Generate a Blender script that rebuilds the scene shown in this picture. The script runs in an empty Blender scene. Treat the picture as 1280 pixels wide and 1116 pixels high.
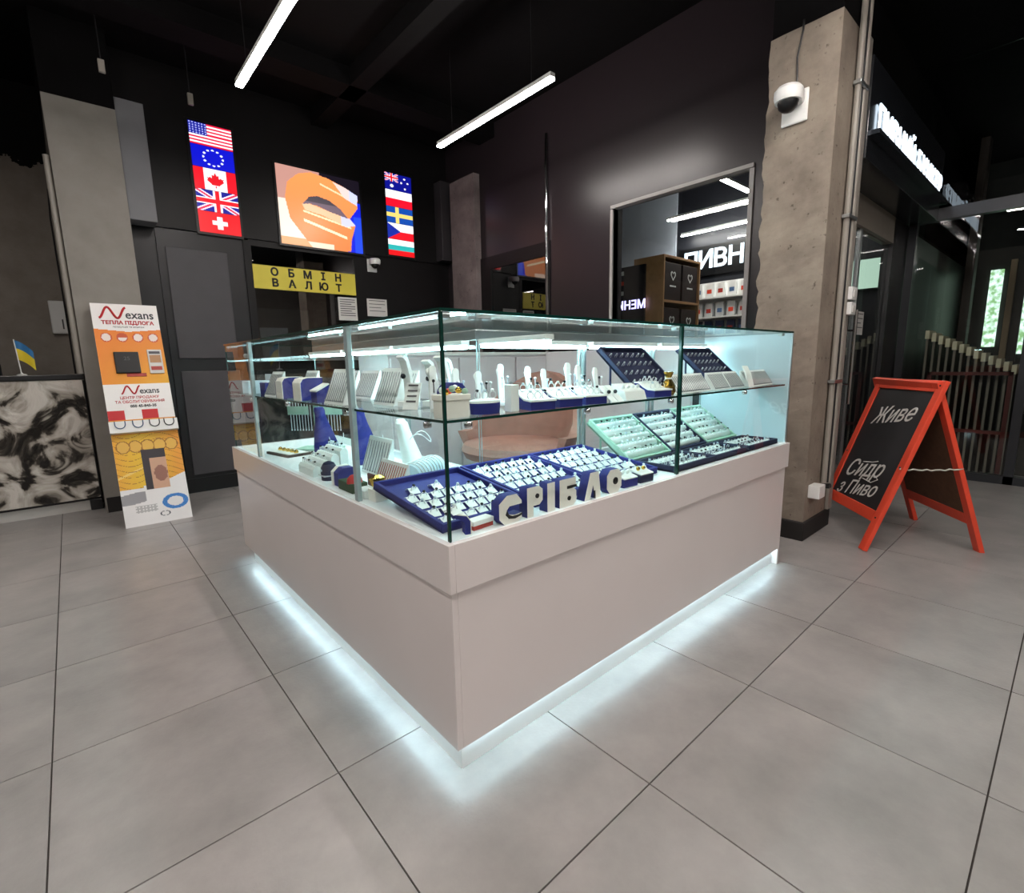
import bpy, math, random
from mathutils import Matrix, Vector
random.seed(7)
R = math.radians
SC = bpy.context.scene
COL = SC.collection

# ------------------------------------------------------------------ camera, world, exposure
def cam_axes(yaw, pitch, roll):
    f = Vector((math.cos(pitch)*math.cos(yaw), math.cos(pitch)*math.sin(yaw), -math.sin(pitch)))
    r = Vector((math.sin(yaw), -math.cos(yaw), 0)); u = r.cross(f)
    c, s = math.cos(roll), math.sin(roll)
    return c*r+s*u, -s*r+c*u, f
_r, _u, _f = cam_axes(R(48.82), R(9.551), R(-1.103))
cd = bpy.data.cameras.new('camera'); cam = bpy.data.objects.new('camera', cd); COL.objects.link(cam)
cd.sensor_fit = 'HORIZONTAL'; cd.sensor_width = 36; cd.lens = 622.76/1280*36; cd.clip_start = .02; cd.clip_end = 60
cam.matrix_world = Matrix(((_r.x, _u.x, -_f.x, 0), (_r.y, _u.y, -_f.y, 0), (_r.z, _u.z, -_f.z, 1.111), (0, 0, 0, 1)))
SC.camera = cam
w = bpy.data.worlds.new('world'); SC.world = w; w.use_nodes = True
w.node_tree.nodes['Background'].inputs[0].default_value = (0, 0, 0, 1)
w.node_tree.nodes['Background'].inputs[1].default_value = 0    # enclosed hall: no light from the world
SC.view_settings.view_transform = 'Standard'; SC.view_settings.look = 'None'
SC.view_settings.gamma = 1; SC.view_settings.use_curve_mapping = False
SC.view_settings.exposure = 1.2
SC.cycles.transparent_max_bounces = 40
SC.cycles.max_bounces = 10
TUBE = 51.0       # strength of the ceiling tubes
CASE_LED = 24.0    # strength of the showcase tubes
KICK_LED = 15.0   # strength of the strip under the counter

# ------------------------------------------------------------------ materials
def lin(c):
    return tuple((x/255/12.92 if x/255 <= .04045 else ((x/255+.055)/1.055)**2.4) for x in c)
MATS = {}
def mat(name, col, rough=.5, metal=0., vary=.0, scale=8., bump=0., bscale=60., spec=.5, emit=0., col2=None, detail=4., coat=0.):
    if name in MATS: return MATS[name]
    m = bpy.data.materials.new(name); MATS[name] = m; m.use_nodes = True
    nt = m.node_tree; b = nt.nodes['Principled BSDF']; c = lin(col)
    b.inputs['Base Color'].default_value = (*c, 1); b.inputs['Roughness'].default_value = rough
    b.inputs['Metallic'].default_value = metal; b.inputs['Specular IOR Level'].default_value = spec
    b.inputs['Coat Weight'].default_value = coat
    if emit:
        b.inputs['Emission Color'].default_value = (*c, 1); b.inputs['Emission Strength'].default_value = emit
    if vary or col2 or bump:
        tc = nt.nodes.new('ShaderNodeNewGeometry')
    if vary or col2:
        n = nt.nodes.new('ShaderNodeTexNoise'); n.inputs['Scale'].default_value = scale; n.inputs['Detail'].default_value = detail
        nt.links.new(tc.outputs['Position'], n.inputs['Vector'])
        rp = nt.nodes.new('ShaderNodeValToRGB')
        ca = c if col2 else tuple(x*(1-vary) for x in c); cb = lin(col2) if col2 else tuple(min(1, x*(1+vary)) for x in c)
        rp.color_ramp.elements[0].position = .3; rp.color_ramp.elements[1].position = .7
        rp.color_ramp.elements[0].color = (*ca, 1); rp.color_ramp.elements[1].color = (*cb, 1)
        nt.links.new(n.outputs['Fac'], rp.inputs[0]); nt.links.new(rp.outputs[0], b.inputs['Base Color'])
    if bump:
        n2 = nt.nodes.new('ShaderNodeTexNoise'); n2.inputs['Scale'].default_value = bscale; n2.inputs['Detail'].default_value = 6
        nt.links.new(tc.outputs['Position'], n2.inputs['Vector'])
        bp = nt.nodes.new('ShaderNodeBump'); bp.inputs['Strength'].default_value = bump; bp.inputs['Distance'].default_value = .01
        nt.links.new(n2.outputs['Fac'], bp.inputs['Height']); nt.links.new(bp.outputs[0], b.inputs['Normal'])
    return m
def emitmat(name, col, s):
    if name in MATS: return MATS[name]
    m = bpy.data.materials.new(name); MATS[name] = m; m.use_nodes = True; nt = m.node_tree
    nt.nodes.clear(); o = nt.nodes.new('ShaderNodeOutputMaterial'); e = nt.nodes.new('ShaderNodeEmission')
    e.inputs[0].default_value = (*lin(col), 1); e.inputs[1].default_value = s
    nt.links.new(e.outputs[0], o.inputs[0]); return m
def glassmat(name, tint, ior=1.45, gain=1.0, rough=0., base=0.):
    m = bpy.data.materials.new(name); MATS[name] = m; m.use_nodes = True; nt = m.node_tree
    nt.nodes.clear(); o = nt.nodes.new('ShaderNodeOutputMaterial'); mx = nt.nodes.new('ShaderNodeMixShader')
    t = nt.nodes.new('ShaderNodeBsdfTransparent'); g = nt.nodes.new('ShaderNodeBsdfGlossy'); fr = nt.nodes.new('ShaderNodeFresnel')
    t.inputs[0].default_value = (*tint, 1); g.inputs['Roughness'].default_value = rough
    fr.inputs[0].default_value = ior
    ma = nt.nodes.new('ShaderNodeMath'); ma.operation = 'MULTIPLY_ADD'; ma.inputs[1].default_value = gain; ma.inputs[2].default_value = base; ma.use_clamp = True
    geo = nt.nodes.new('ShaderNodeNewGeometry'); fb = nt.nodes.new('ShaderNodeMath'); fb.operation = 'SUBTRACT'; fb.inputs[0].default_value = 1
    mu = nt.nodes.new('ShaderNodeMath'); mu.operation = 'MULTIPLY'      # only the outer face of a pane reflects
    nt.links.new(geo.outputs['Backfacing'], fb.inputs[1])
    nt.links.new(fr.outputs[0], ma.inputs[0]); nt.links.new(ma.outputs[0], mu.inputs[0]); nt.links.new(fb.outputs[0], mu.inputs[1])
    nt.links.new(mu.outputs[0], mx.inputs[0]); nt.links.new(t.outputs[0], mx.inputs[1]); nt.links.new(g.outputs[0], mx.inputs[2])
    nt.links.new(mx.outputs[0], o.inputs[0]); return m
def printmat(name, emit=0., rough=.5):
    m = bpy.data.materials.new(name); MATS[name] = m; m.use_nodes = True; nt = m.node_tree; b = nt.nodes['Principled BSDF']
    a = nt.nodes.new('ShaderNodeVertexColor'); a.layer_name = 'Print'; b.inputs['Roughness'].default_value = rough
    if emit:
        b.inputs['Base Color'].default_value = (.01, .01, .01, 1)
        nt.links.new(a.outputs[0], b.inputs['Emission Color']); b.inputs['Emission Strength'].default_value = emit
    else: nt.links.new(a.outputs[0], b.inputs['Base Color'])
    return m

def tilemat():
    m = bpy.data.materials.new('floor_tile'); MATS['tile'] = m; m.use_nodes = True; nt = m.node_tree; b = nt.nodes['Principled BSDF']
    g = nt.nodes.new('ShaderNodeNewGeometry'); oi = nt.nodes.new('ShaderNodeObjectInfo')
    va = nt.nodes.new('ShaderNodeVectorMath'); va.operation = 'MULTIPLY_ADD'
    cx = nt.nodes.new('ShaderNodeCombineXYZ'); nt.links.new(oi.outputs['Random'], cx.inputs[0]); nt.links.new(oi.outputs['Random'], cx.inputs[1])
    va.inputs[1].default_value = (37, 53, 0); nt.links.new(cx.outputs[0], va.inputs[0]); nt.links.new(g.outputs['Position'], va.inputs[2])
    n = nt.nodes.new('ShaderNodeTexNoise'); n.inputs['Scale'].default_value = 3.2; n.inputs['Detail'].default_value = 8; n.inputs['Roughness'].default_value = .62
    nt.links.new(va.outputs[0], n.inputs['Vector'])
    rp = nt.nodes.new('ShaderNodeValToRGB'); e = rp.color_ramp.elements
    e[0].position = .28; e[1].position = .74; e[0].color = (*lin((136, 133, 131)), 1); e[1].color = (*lin((168, 163, 160)), 1)
    nt.links.new(n.outputs['Fac'], rp.inputs[0]); nt.links.new(rp.outputs[0], b.inputs['Base Color'])
    mr = nt.nodes.new('ShaderNodeMapRange'); mr.inputs['To Min'].default_value = .31; mr.inputs['To Max'].default_value = .35
    nt.links.new(n.outputs['Fac'], mr.inputs[0]); nt.links.new(mr.outputs[0], b.inputs['Roughness'])
    n2 = nt.nodes.new('ShaderNodeTexNoise'); n2.inputs['Scale'].default_value = 90; nt.links.new(g.outputs['Position'], n2.inputs['Vector'])
    bp = nt.nodes.new('ShaderNodeBump'); bp.inputs['Strength'].default_value = .06; bp.inputs['Distance'].default_value = .01
    nt.links.new(n2.outputs['Fac'], bp.inputs['Height']); nt.links.new(bp.outputs[0], b.inputs['Normal'])
    return m
def filmmat():   # crumpled black and silver front of the desk
    m = bpy.data.materials.new('desk_front'); m.use_nodes = True; nt = m.node_tree; b = nt.nodes['Principled BSDF']
    g = nt.nodes.new('ShaderNodeNewGeometry')
    n = nt.nodes.new('ShaderNodeTexNoise'); n.inputs['Scale'].default_value = 3.6; n.inputs['Detail'].default_value = 5; n.inputs['Distortion'].default_value = 1.8
    nt.links.new(g.outputs['Position'], n.inputs['Vector'])
    sx = nt.nodes.new('ShaderNodeSeparateXYZ'); nt.links.new(g.outputs['Position'], sx.inputs[0])
    mm = nt.nodes.new('ShaderNodeMath'); mm.operation = 'MULTIPLY_ADD'; mm.inputs[1].default_value = 0; mm.inputs[2].default_value = .02
    ad = nt.nodes.new('ShaderNodeMath'); nt.links.new(sx.outputs[2], mm.inputs[0]); nt.links.new(mm.outputs[0], ad.inputs[0]); nt.links.new(n.outputs['Fac'], ad.inputs[1])
    rp = nt.nodes.new('ShaderNodeValToRGB'); e = rp.color_ramp.elements
    e[0].position = .40; e[0].color = (*lin((34, 31, 28)), 1); e[1].position = .62; e[1].color = (*lin((226, 220, 212)), 1)
    k = e.new(.45); k.color = (*lin((72, 67, 61)), 1); k = e.new(.50); k.color = (*lin((172, 165, 155)), 1)
    nt.links.new(ad.outputs[0], rp.inputs[0]); nt.links.new(rp.outputs[0], b.inputs['Base Color'])
    b.inputs['Roughness'].default_value = .22; b.inputs['Metallic'].default_value = .35
    bp = nt.nodes.new('ShaderNodeBump'); bp.inputs['Strength'].default_value = .5; bp.inputs['Distance'].default_value = .03
    nt.links.new(n.outputs['Fac'], bp.inputs['Height']); nt.links.new(bp.outputs[0], b.inputs['Normal'])
    return m
def concretemat(name, a, bcol, paint_z=None, pit=.5):
    m = bpy.data.materials.new(name); MATS[name] = m; m.use_nodes = True; nt = m.node_tree; b = nt.nodes['Principled BSDF']
    g = nt.nodes.new('ShaderNodeNewGeometry')
    n = nt.nodes.new('ShaderNodeTexNoise'); n.inputs['Scale'].default_value = 4; n.inputs['Detail'].default_value = 10; n.inputs['Roughness'].default_value = .65
    nt.links.new(g.outputs['Position'], n.inputs['Vector'])
    rp = nt.nodes.new('ShaderNodeValToRGB'); e = rp.color_ramp.elements
    e[0].position = .3; e[1].position = .72; e[0].color = (*lin(a), 1); e[1].color = (*lin(bcol), 1)
    nt.links.new(n.outputs['Fac'], rp.inputs[0]); out = rp.outputs[0]
    v = nt.nodes.new('ShaderNodeTexNoise'); v.inputs['Scale'].default_value = 34; v.inputs['Detail'].default_value = 3
    nt.links.new(g.outputs['Position'], v.inputs['Vector'])
    pits = nt.nodes.new('ShaderNodeValToRGB'); pe = pits.color_ramp.elements; pe[0].position = .27; pe[0].color = (1-pit, 1-pit*1.03, 1-pit*1.06, 1); pe[1].position = .34; pe[1].color = (1, 1, 1, 1)
    nt.links.new(v.outputs['Fac'], pits.inputs[0])
    mu = nt.nodes.new('ShaderNodeMix'); mu.data_type = 'RGBA'; mu.blend_type = 'MULTIPLY'; mu.inputs[0].default_value = 1
    nt.links.new(out, mu.inputs[6]); nt.links.new(pits.outputs[0], mu.inputs[7]); out = mu.outputs[2]
    if paint_z is not None:     # ragged lower edge of the black ceiling paint
        sx = nt.nodes.new('ShaderNodeSeparateXYZ'); nt.links.new(g.outputs['Position'], sx.inputs[0])
        ma = nt.nodes.new('ShaderNodeMath'); ma.operation = 'MULTIPLY_ADD'; ma.inputs[1].default_value = .7
        nt.links.new(n.outputs['Fac'], ma.inputs[0]); nt.links.new(sx.outputs[2], ma.inputs[2])
        gt = nt.nodes.new('ShaderNodeMath'); gt.operation = 'GREATER_THAN'; gt.inputs[1].default_value = paint_z+.35
        nt.links.new(ma.outputs[0], gt.inputs[0])
        mp = nt.nodes.new('ShaderNodeMix'); mp.data_type = 'RGBA'; nt.links.new(gt.outputs[0], mp.inputs[0])
        nt.links.new(out, mp.inputs[6]); mp.inputs[7].default_value = (.006, .006, .006, 1); out = mp.outputs[2]
    nt.links.new(out, b.inputs['Base Color']); b.inputs['Roughness'].default_value = .85; b.inputs['Specular IOR Level'].default_value = .2
    bp = nt.nodes.new('ShaderNodeBump'); bp.inputs['Strength'].default_value = .5*max(pit, .15)*2; bp.inputs['Distance'].default_value = .012
    nt.links.new(n.outputs['Fac'], bp.inputs['Height']); nt.links.new(bp.outputs[0], b.inputs['Normal'])
    return m

TILE = tilemat(); FILM = filmmat()
CONC = concretemat('concrete_brown', (122, 111, 101), (158, 146, 133))
CONCG = concretemat('concrete_grey', (134, 129, 123), (148, 143, 137), None, 0)
CONCW = concretemat('concrete_wall', (136, 128, 120), (160, 152, 143), 2.91, .1)
GROUT = mat('grout', (66, 61, 58), .9, vary=.2)
BLACKP = mat('black_paint', (9, 8, 9), .8, vary=.25, scale=3, bump=.2, bscale=12, spec=.12)
BLACKG = mat('black_gloss_wall', (37, 31, 34), .3, vary=.03, scale=1.2, spec=.4, detail=1)
BLACKH = mat('black_header', (16, 14, 15), .45, vary=.1, spec=.3)
DARKM = mat('dark_metal', (38, 37, 39), .38, .3, vary=.08)
DOORP = mat('door_grey', (72, 70, 74), .55, vary=.05)
PANEL = mat('panel_laminate', (222, 214, 212), .22, vary=.015, scale=3, spec=.5)
PANELE = mat('panel_edge', (206, 193, 191), .35)
WHITE = mat('white_plastic', (232, 232, 230), .35, vary=.02)
DECK = mat('case_deck', (236, 238, 240), .4)
ALU = mat('aluminium', (196, 200, 202), .28, .9)
CHROME = mat('chrome', (225, 225, 228), .08, 1.)
GLASS = glassmat('clear_glass', (.955, .985, .975), 1.45, .85)
GLASSD = glassmat('shop_glass', (.88, .91, .90), 1.5, 1.1, 0, .03)
GLASSR = glassmat('reflective_glass', (.55, .58, .6), 1.5, 1.2, 0, .16)
EDGE = mat('glass_edge', (10, 52, 45), .15, vary=.1)
EDGEL = mat('glass_edge_polished', (168, 188, 190), .25, .3)
FROST = mat('frosted_panel', (196, 214, 224), .3)
LED = emitmat('case_led', (196, 246, 252), CASE_LED)
KLED = emitmat('kick_led', (208, 244, 255), KICK_LED)
TUBEM = emitmat('ceiling_tube', (255, 247, 241), TUBE)
BLUE = mat('blue_velvet', (29, 34, 116), .8, vary=.12, scale=40)
NAVY = mat('navy_velvet', (22, 26, 62), .75, vary=.12, scale=40)
GREENV = mat('pale_green_velvet', (158, 190, 172), .85, vary=.06, scale=40)
PADW = mat('white_pad', (232, 240, 238), .7, vary=.04, scale=50)
CARD = mat('white_card', (240, 242, 240), .55)
CREAM = mat('cream_leatherette', (242, 236, 228), .5, vary=.03)
SILVER = mat('silver', (226, 229, 230), .3, .55)
DSTONE = mat('dark_stone', (22, 24, 34), .1)
GSTONE = mat('pale_stone', (205, 222, 235), .05)
GOLD = mat('gold', (226, 186, 84), .22, 1.)
RED = mat('coral_red', (168, 52, 42), .45, vary=.2, scale=60)
ORANGE = mat('orange_red_paint', (226, 74, 48), .45, vary=.05, scale=9, bump=.1)
HARDB = mat('hardboard', (92, 62, 42), .8, vary=.15, scale=30)
CHALKB = mat('chalkboard', (24, 23, 25), .55, col2=(44, 43, 46), scale=3.5)
CHALK = mat('chalk', (205, 202, 198), .9, vary=.2, scale=120)
BLK = mat('black_plastic', (14, 14, 16), .35)
DARKR = mat('dark_rubber', (30, 27, 26), .8, vary=.1)
YELLOW = mat('yellow_sign', (222, 206, 74), .5, vary=.03)
PINK = mat('pink_leather', (146, 94, 82), .5, vary=.08, scale=14)
PAPER = mat('paper', (214, 212, 208), .7)
INK = mat('ink', (90, 88, 92), .8)
WOODL = mat('light_wood', (176, 132, 92), .5, vary=.15, scale=14)
WOODD = mat('dark_brown', (58, 42, 36), .5, vary=.1)
BEIGE = mat('beige_board', (232, 222, 194), .6, vary=.1)
SLAT = mat('brown_slat', (104, 84, 70), .6, vary=.1)
PIPE = mat('grey_pipe', (150, 144, 136), .5, vary=.05)
SIGNW = emitmat('sign_white', (222, 240, 255), 1.6)
SCREEN = printmat('screen_print', .6, .3)
PRINT = printmat('paper_print', 0, .45)

# ------------------------------------------------------------------ mesh helpers
class MB:
    def __init__(s): s.v = []; s.f = []; s.m = []
    def add(s, vs, fs, mi=0, M=None):
        o = len(s.v)
        s.v += [tuple(M @ Vector(v)) if M else tuple(v) for v in vs]
        s.f += [tuple(i+o for i in f) for f in fs]; s.m += [mi]*len(fs); return s
    def box(s, x0, x1, y0, y1, z0, z1, mi=0, M=None, em=None, thin=None):
        vs = [(x0,y0,z0),(x1,y0,z0),(x1,y1,z0),(x0,y1,z0),(x0,y0,z1),(x1,y0,z1),(x1,y1,z1),(x0,y1,z1)]
        fs = [(0,3,2,1),(4,5,6,7),(0,1,5,4),(2,3,7,6),(1,2,6,5),(3,0,4,7)]
        o = len(s.m); s.add(vs, fs, mi, M)
        if em is not None:      # thin axis: faces of the other axes take the edge material
            for k, ax in enumerate((2, 2, 1, 1, 0, 0)):
                if ax != thin: s.m[o+k] = em
        return s
    def prism(s, poly, a0, a1, axis=1, mi=0, M=None):   # poly (p,q): axis 0 -> (y,z), 1 -> (x,z), 2 -> (x,y)
        n = len(poly)
        def P(p, a): return (a, p[0], p[1]) if axis == 0 else ((p[0], a, p[1]) if axis == 1 else (p[0], p[1], a))
        vs = [P(p, a0) for p in poly]+[P(p, a1) for p in poly]
        fs = [tuple(range(n)), tuple(range(2*n-1, n-1, -1))]+[(i, i+n, (i+1) % n+n, (i+1) % n) for i in range(n)]
        return s.add(vs, fs, mi, M)
    def lathe(s, prof, n=16, mi=0, M=None, sx=1, sy=1):
        vs = []; fs = []
        for r, z in prof:
            for k in range(n): a = 2*math.pi*k/n; vs.append((r*math.cos(a)*sx, r*math.sin(a)*sy, z))
        for i in range(len(prof)-1):
            for k in range(n): fs.append((i*n+k, i*n+(k+1) % n, (i+1)*n+(k+1) % n, (i+1)*n+k))
        fs.append(tuple(range(n-1, -1, -1))); fs.append(tuple(range((len(prof)-1)*n, len(prof)*n)))
        return s.add(vs, fs, mi, M)
    def tube(s, pts, r, n=8, mi=0, M=None, closed=False):
        pts = [Vector(p) for p in pts]; N = len(pts); vs = []; fs = []; up = None
        for i, p in enumerate(pts):
            a = pts[(i-1) % N] if closed or i else p; b = pts[(i+1) % N] if closed or i < N-1 else p
            t = (b-a).normalized()
            if up is None: up = Vector((0, 0, 1)) if abs(t.z) < .9 else Vector((1, 0, 0))
            x = t.cross(up).normalized(); y = x.cross(t).normalized(); up = y
            rr = r[i] if isinstance(r, (list, tuple)) else r
            for k in range(n): q = 2*math.pi*k/n; vs.append(p+x*rr*math.cos(q)+y*rr*math.sin(q))
        for i in range(N if closed else N-1):
            j = (i+1) % N
            for k in range(n): fs.append((i*n+k, i*n+(k+1) % n, j*n+(k+1) % n, j*n+k))
        if not closed: fs.append(tuple(range(n-1, -1, -1))); fs.append(tuple(range((N-1)*n, N*n)))
        return s.add(vs, fs, mi, M)
    def ball(s, c, r, n=10, mi=0, sz=1.):
        k = n//2+1
        return s.lathe([(max(r*math.sin(math.pi*i/k), 1e-5), -r*sz*math.cos(math.pi*i/k)) for i in range(k+1)], n, mi, Matrix.Translation(c))
    def mesh(s, name, mats, smooth=False):
        me = bpy.data.meshes.new(name); me.from_pydata(s.v, [], s.f)
        for m in (mats if isinstance(mats, (list, tuple)) else [mats]): me.materials.append(m)
        me.polygons.foreach_set('material_index', s.m)
        if smooth: me.polygons.foreach_set('use_smooth', [True]*len(s.f))
        me.update(); return me
    def build(s, name, mats, parent=None, M=None, smooth=False, bevel=0):
        o = bpy.data.objects.new(name, s.mesh(name, mats, smooth)); COL.objects.link(o)
        if parent: o.parent = parent
        if M is not None: o.matrix_local = M
        if bevel:
            b = o.modifiers.new('bevel', 'BEVEL'); b.width = bevel; b.segments = 2; b.limit_method = 'ANGLE'
        if smooth:
            try: o.data.set_sharp_from_angle(angle=R(40))
            except Exception: pass
        return o
def T(x, y, z, rz=0, rx=0, ry=0):
    return Matrix.Translation((x, y, z)) @ Matrix.Rotation(rz, 4, 'Z') @ Matrix.Rotation(rx, 4, 'X') @ Matrix.Rotation(ry, 4, 'Y')
def thing(name, label, cat, M=None, group=None, kind=None):
    o = bpy.data.objects.new(name, None); COL.objects.link(o); o.empty_display_size = .05
    if M is not None: o.matrix_world = M
    return tag(o, label, cat, group, kind)
def tag(o, label=None, cat=None, group=None, kind=None):
    if label: o['label'] = label
    if cat: o['category'] = cat
    if group: o['group'] = group
    if kind: o['kind'] = kind
    return o
def struct(o, label=None): o['kind'] = 'structure'; return tag(o, label)
def inst(me, name, parent=None, M=None):
    o = bpy.data.objects.new(name, me); COL.objects.link(o)
    if parent: o.parent = parent
    if M is not None: o.matrix_local = M
    return o
def obox(name, b, m, parent=None, bevel=0, M=None): return MB().box(*b).build(name, m, parent, M, bevel=bevel)
def pane(name, b, thin, parent=None, g=None, e=None):
    return MB().box(*b, 0, None, 1, thin).build(name, [g or GLASS, e or EDGE], parent)
def copy_tree(o, M=None, label=None, group=None, parent=None):
    c = o.copy(); COL.objects.link(c)
    if parent: c.parent = parent
    if M is not None: c.matrix_world = M
    if label: c['label'] = label
    if group: c['group'] = group
    for ch in o.children: copy_tree(ch, parent=c)
    return c
def shape(name, loops, depth, mats, parent=None, M=None, bevel=0):    # filled 2D outline (x,y) with holes, thick along +z
    cu = bpy.data.curves.new(name, 'CURVE'); cu.dimensions = '2D'; cu.fill_mode = 'BOTH'; cu.extrude = depth/2
    for lp in loops:
        sp = cu.splines.new('POLY'); sp.points.add(len(lp)-1); sp.use_cyclic_u = True
        for q, p in zip(sp.points, lp): q.co = (p[0], p[1], 0, 1)
    return _conv(name, cu, mats, parent, M)
def _conv(name, cu, mats, parent, M):
    t = bpy.data.objects.new('tmp', cu); COL.objects.link(t)
    me = bpy.data.meshes.new_from_object(t.evaluated_get(bpy.context.evaluated_depsgraph_get())); me.name = name
    bpy.data.objects.remove(t); me.materials.clear()
    for m in (mats if isinstance(mats, (list, tuple)) else [mats]): me.materials.append(m)
    if len(me.materials) > 1:
        for p in me.polygons: p.material_index = 0 if abs(p.normal.z) > .5 else 1
    else:
        for p in me.polygons: p.material_index = 0
    return inst(me, name, parent, M)
def text(name, s, size, m, parent, M, depth=.002, bold=0., align='CENTER', sp=1., shear=0., line=1., wide=1.):
    cu = bpy.data.curves.new(name, 'FONT'); cu.body = s; cu.size = size; cu.extrude = depth/2; cu.bevel_depth = bold; cu.bevel_resolution = 0; cu.align_x = align; cu.align_y = 'CENTER'
    cu.space_character = sp; cu.shear = shear; cu.space_line = line; cu.resolution_u = 3
    return _conv(name, cu, m, parent, M @ Matrix.Diagonal((wide, 1, 1, 1)))
def letters(name, s, size, m, parent, M, depth=.002, bold=0., gap=.1, fixed=None, wide=1.):    # one part per letter, centred
    objs = []; x = 0
    for ch in s:
        if ch == ' ': x += size*.32; continue
        o = text(name, ch, size, m, parent, Matrix.Identity(4), depth, bold, 'LEFT'); xs = [v.co.x for v in o.data.vertices]
        a, b_ = min(xs), max(xs); w_ = b_-a
        if fixed: objs.append((o, x+fixed/2-w_/2-a)); x += fixed
        else: objs.append((o, x-a)); x += w_+size*gap
    tot = x-(0 if fixed else size*gap)
    for o, px in objs: o.matrix_local = M @ Matrix.Diagonal((wide, 1, 1, 1)) @ Matrix.Translation((px-tot/2, 0, 0))
def raster(name, fn, wid, hei, nu, nv, m, parent, M):   # flat print: a grid in local x (right), y (up); fn(u, v down) -> sRGB
    vs = [(wid*i/nu, hei*(1-j/nv), 0) for j in range(nv+1) for i in range(nu+1)]
    fs = [(j*(nu+1)+i, (j+1)*(nu+1)+i, (j+1)*(nu+1)+i+1, j*(nu+1)+i+1) for j in range(nv) for i in range(nu)]
    me = bpy.data.meshes.new(name); me.from_pydata(vs, [], fs); me.materials.append(m)
    ca = me.color_attributes.new('Print', 'FLOAT_COLOR', 'CORNER'); buf = []
    for j in range(nv):
        for i in range(nu):
            c = (*lin(fn((i+.5)/nu, (j+.5)/nv)), 1); buf += list(c)*4
    ca.data.foreach_set('color', buf); me.update()
    return inst(me, name, parent, M)
def XZ(x, y, z):     # local x right along +X, local y up, local z towards -Y
    return Matrix(((1, 0, 0, x), (0, 0, -1, y), (0, 1, 0, z), (0, 0, 0, 1)))
def YZ(x, y, z):     # seen from -X: local x along -Y, local y up, local z towards -X
    return Matrix(((0, 0, -1, x), (-1, 0, 0, y), (0, 1, 0, z), (0, 0, 0, 1)))
def inpoly(u, v, P):
    c = False; j = len(P)-1
    for i in range(len(P)):
        if (P[i][1] > v) != (P[j][1] > v) and u < (P[j][0]-P[i][0])*(v-P[i][1])/(P[j][1]-P[i][1])+P[i][0]: c = not c
        j = i
    return c

# ------------------------------------------------------------------ room shell
CEIL = 3.55
floor = struct(obox('floor', (-5, 10, -4, 7, -.12, -.006), GROUT))
TS, TX, TY = .5994, .4244, .6412
tme = MB().box(0, TS-.004, 0, TS-.004, -.03, 0).mesh('tile', TILE)
for i in range(-5, 10):
    for j in range(-4, 8):
        x, y = TX+i*TS, TY+j*TS
        if y > 5.3 or (x > 6.6) or x < -2.7: continue
        inst(tme, 'tile', floor, T(x+.002, y+.002, 0))
struct(obox('ceiling', (-5, 10, -4, 7, CEIL, CEIL+.1), BLACKP))
# back wall with the exchange booth
hb = struct(obox('wall_back', (.50, 3.6, 5.2, 5.32, 2.28, CEIL), BLACKH))
struct(obox('wall_left', (-5, .10, 6.3, 6.4, 0, CEIL), CONCW))
struct(obox('wall_front', (-5, 10, -4.1, -4, 0, CEIL), CONCG))
struct(obox('wall_side', (-5.1, -5, -4, 6.4, 0, CEIL), CONCG))
# right wall (x = 3.6) with window opening y 1.62..2.76, z 1.15..2.385 and glazed door y 3.5..4.57
wr = MB()
wr.box(3.6, 3.72, 4.57, 5.32, 0, CEIL); wr.box(3.6, 3.72, 3.50, 4.57, 2.25, CEIL); wr.box(3.6, 3.72, 2.76, 3.50, 0, CEIL)
wr.box(3.6, 3.72, 1.62, 2.76, 2.385, CEIL); wr.box(3.6, 3.72, 1.62, 2.76, 0, 1.15); wr.box(3.6, 3.72, 1.385, 1.62, 0, CEIL)
struct(wr.build('wall_right', BLACKG))
# concrete column by the booth
lc = struct(obox('concrete_column', (.09, .50, 4.98, 6.4, 0, 3.02), CONCG), 'smooth grey concrete column behind the poster stand')
obox('painted_top', (.09, .50, 4.98, 6.4, 3.02, CEIL), BLACKP, lc)
MB().tube([(.068, 5.02, 1.09), (.068, 5.02, 2.62)], .02, 10).build('conduit', PIPE, lc, smooth=True)
MB().tube([(.038, 5.05, 1.09), (.038, 5.05, 2.2), (.05, 5.05, 2.4)], .006, 6).build('cable', BLK, lc, smooth=True)
obox('column_foot', (.10, .49, 4.975, 5.0, 0, .12), DARKR, lc)
dp = obox('duct_panel', (.50, .68, 5.0, 5.195, 2.262, 3.12), mat('duct_grey', (116, 116, 120), .6, vary=.04), bevel=.004)
struct(dp, 'narrow grey duct casing between the concrete column and the flag screen')
# corner pilaster on the right wall and dark casing beside it
pc = struct(obox('concrete_pilaster', (3.52, 3.6, 4.571, 5.02, 0, 3.13), concretemat('concrete_mauve', (96, 86, 86), (128, 116, 115))), 'grey concrete pilaster in the corner of the black wall')
struct(obox('corner_casing', (3.42, 3.585, 5.06, 5.199, 2.3, 3.16), mat('casing_dark', (44, 41, 44), .5, vary=.05), bevel=.004), 'dark casing in the corner under the ceiling')
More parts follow.
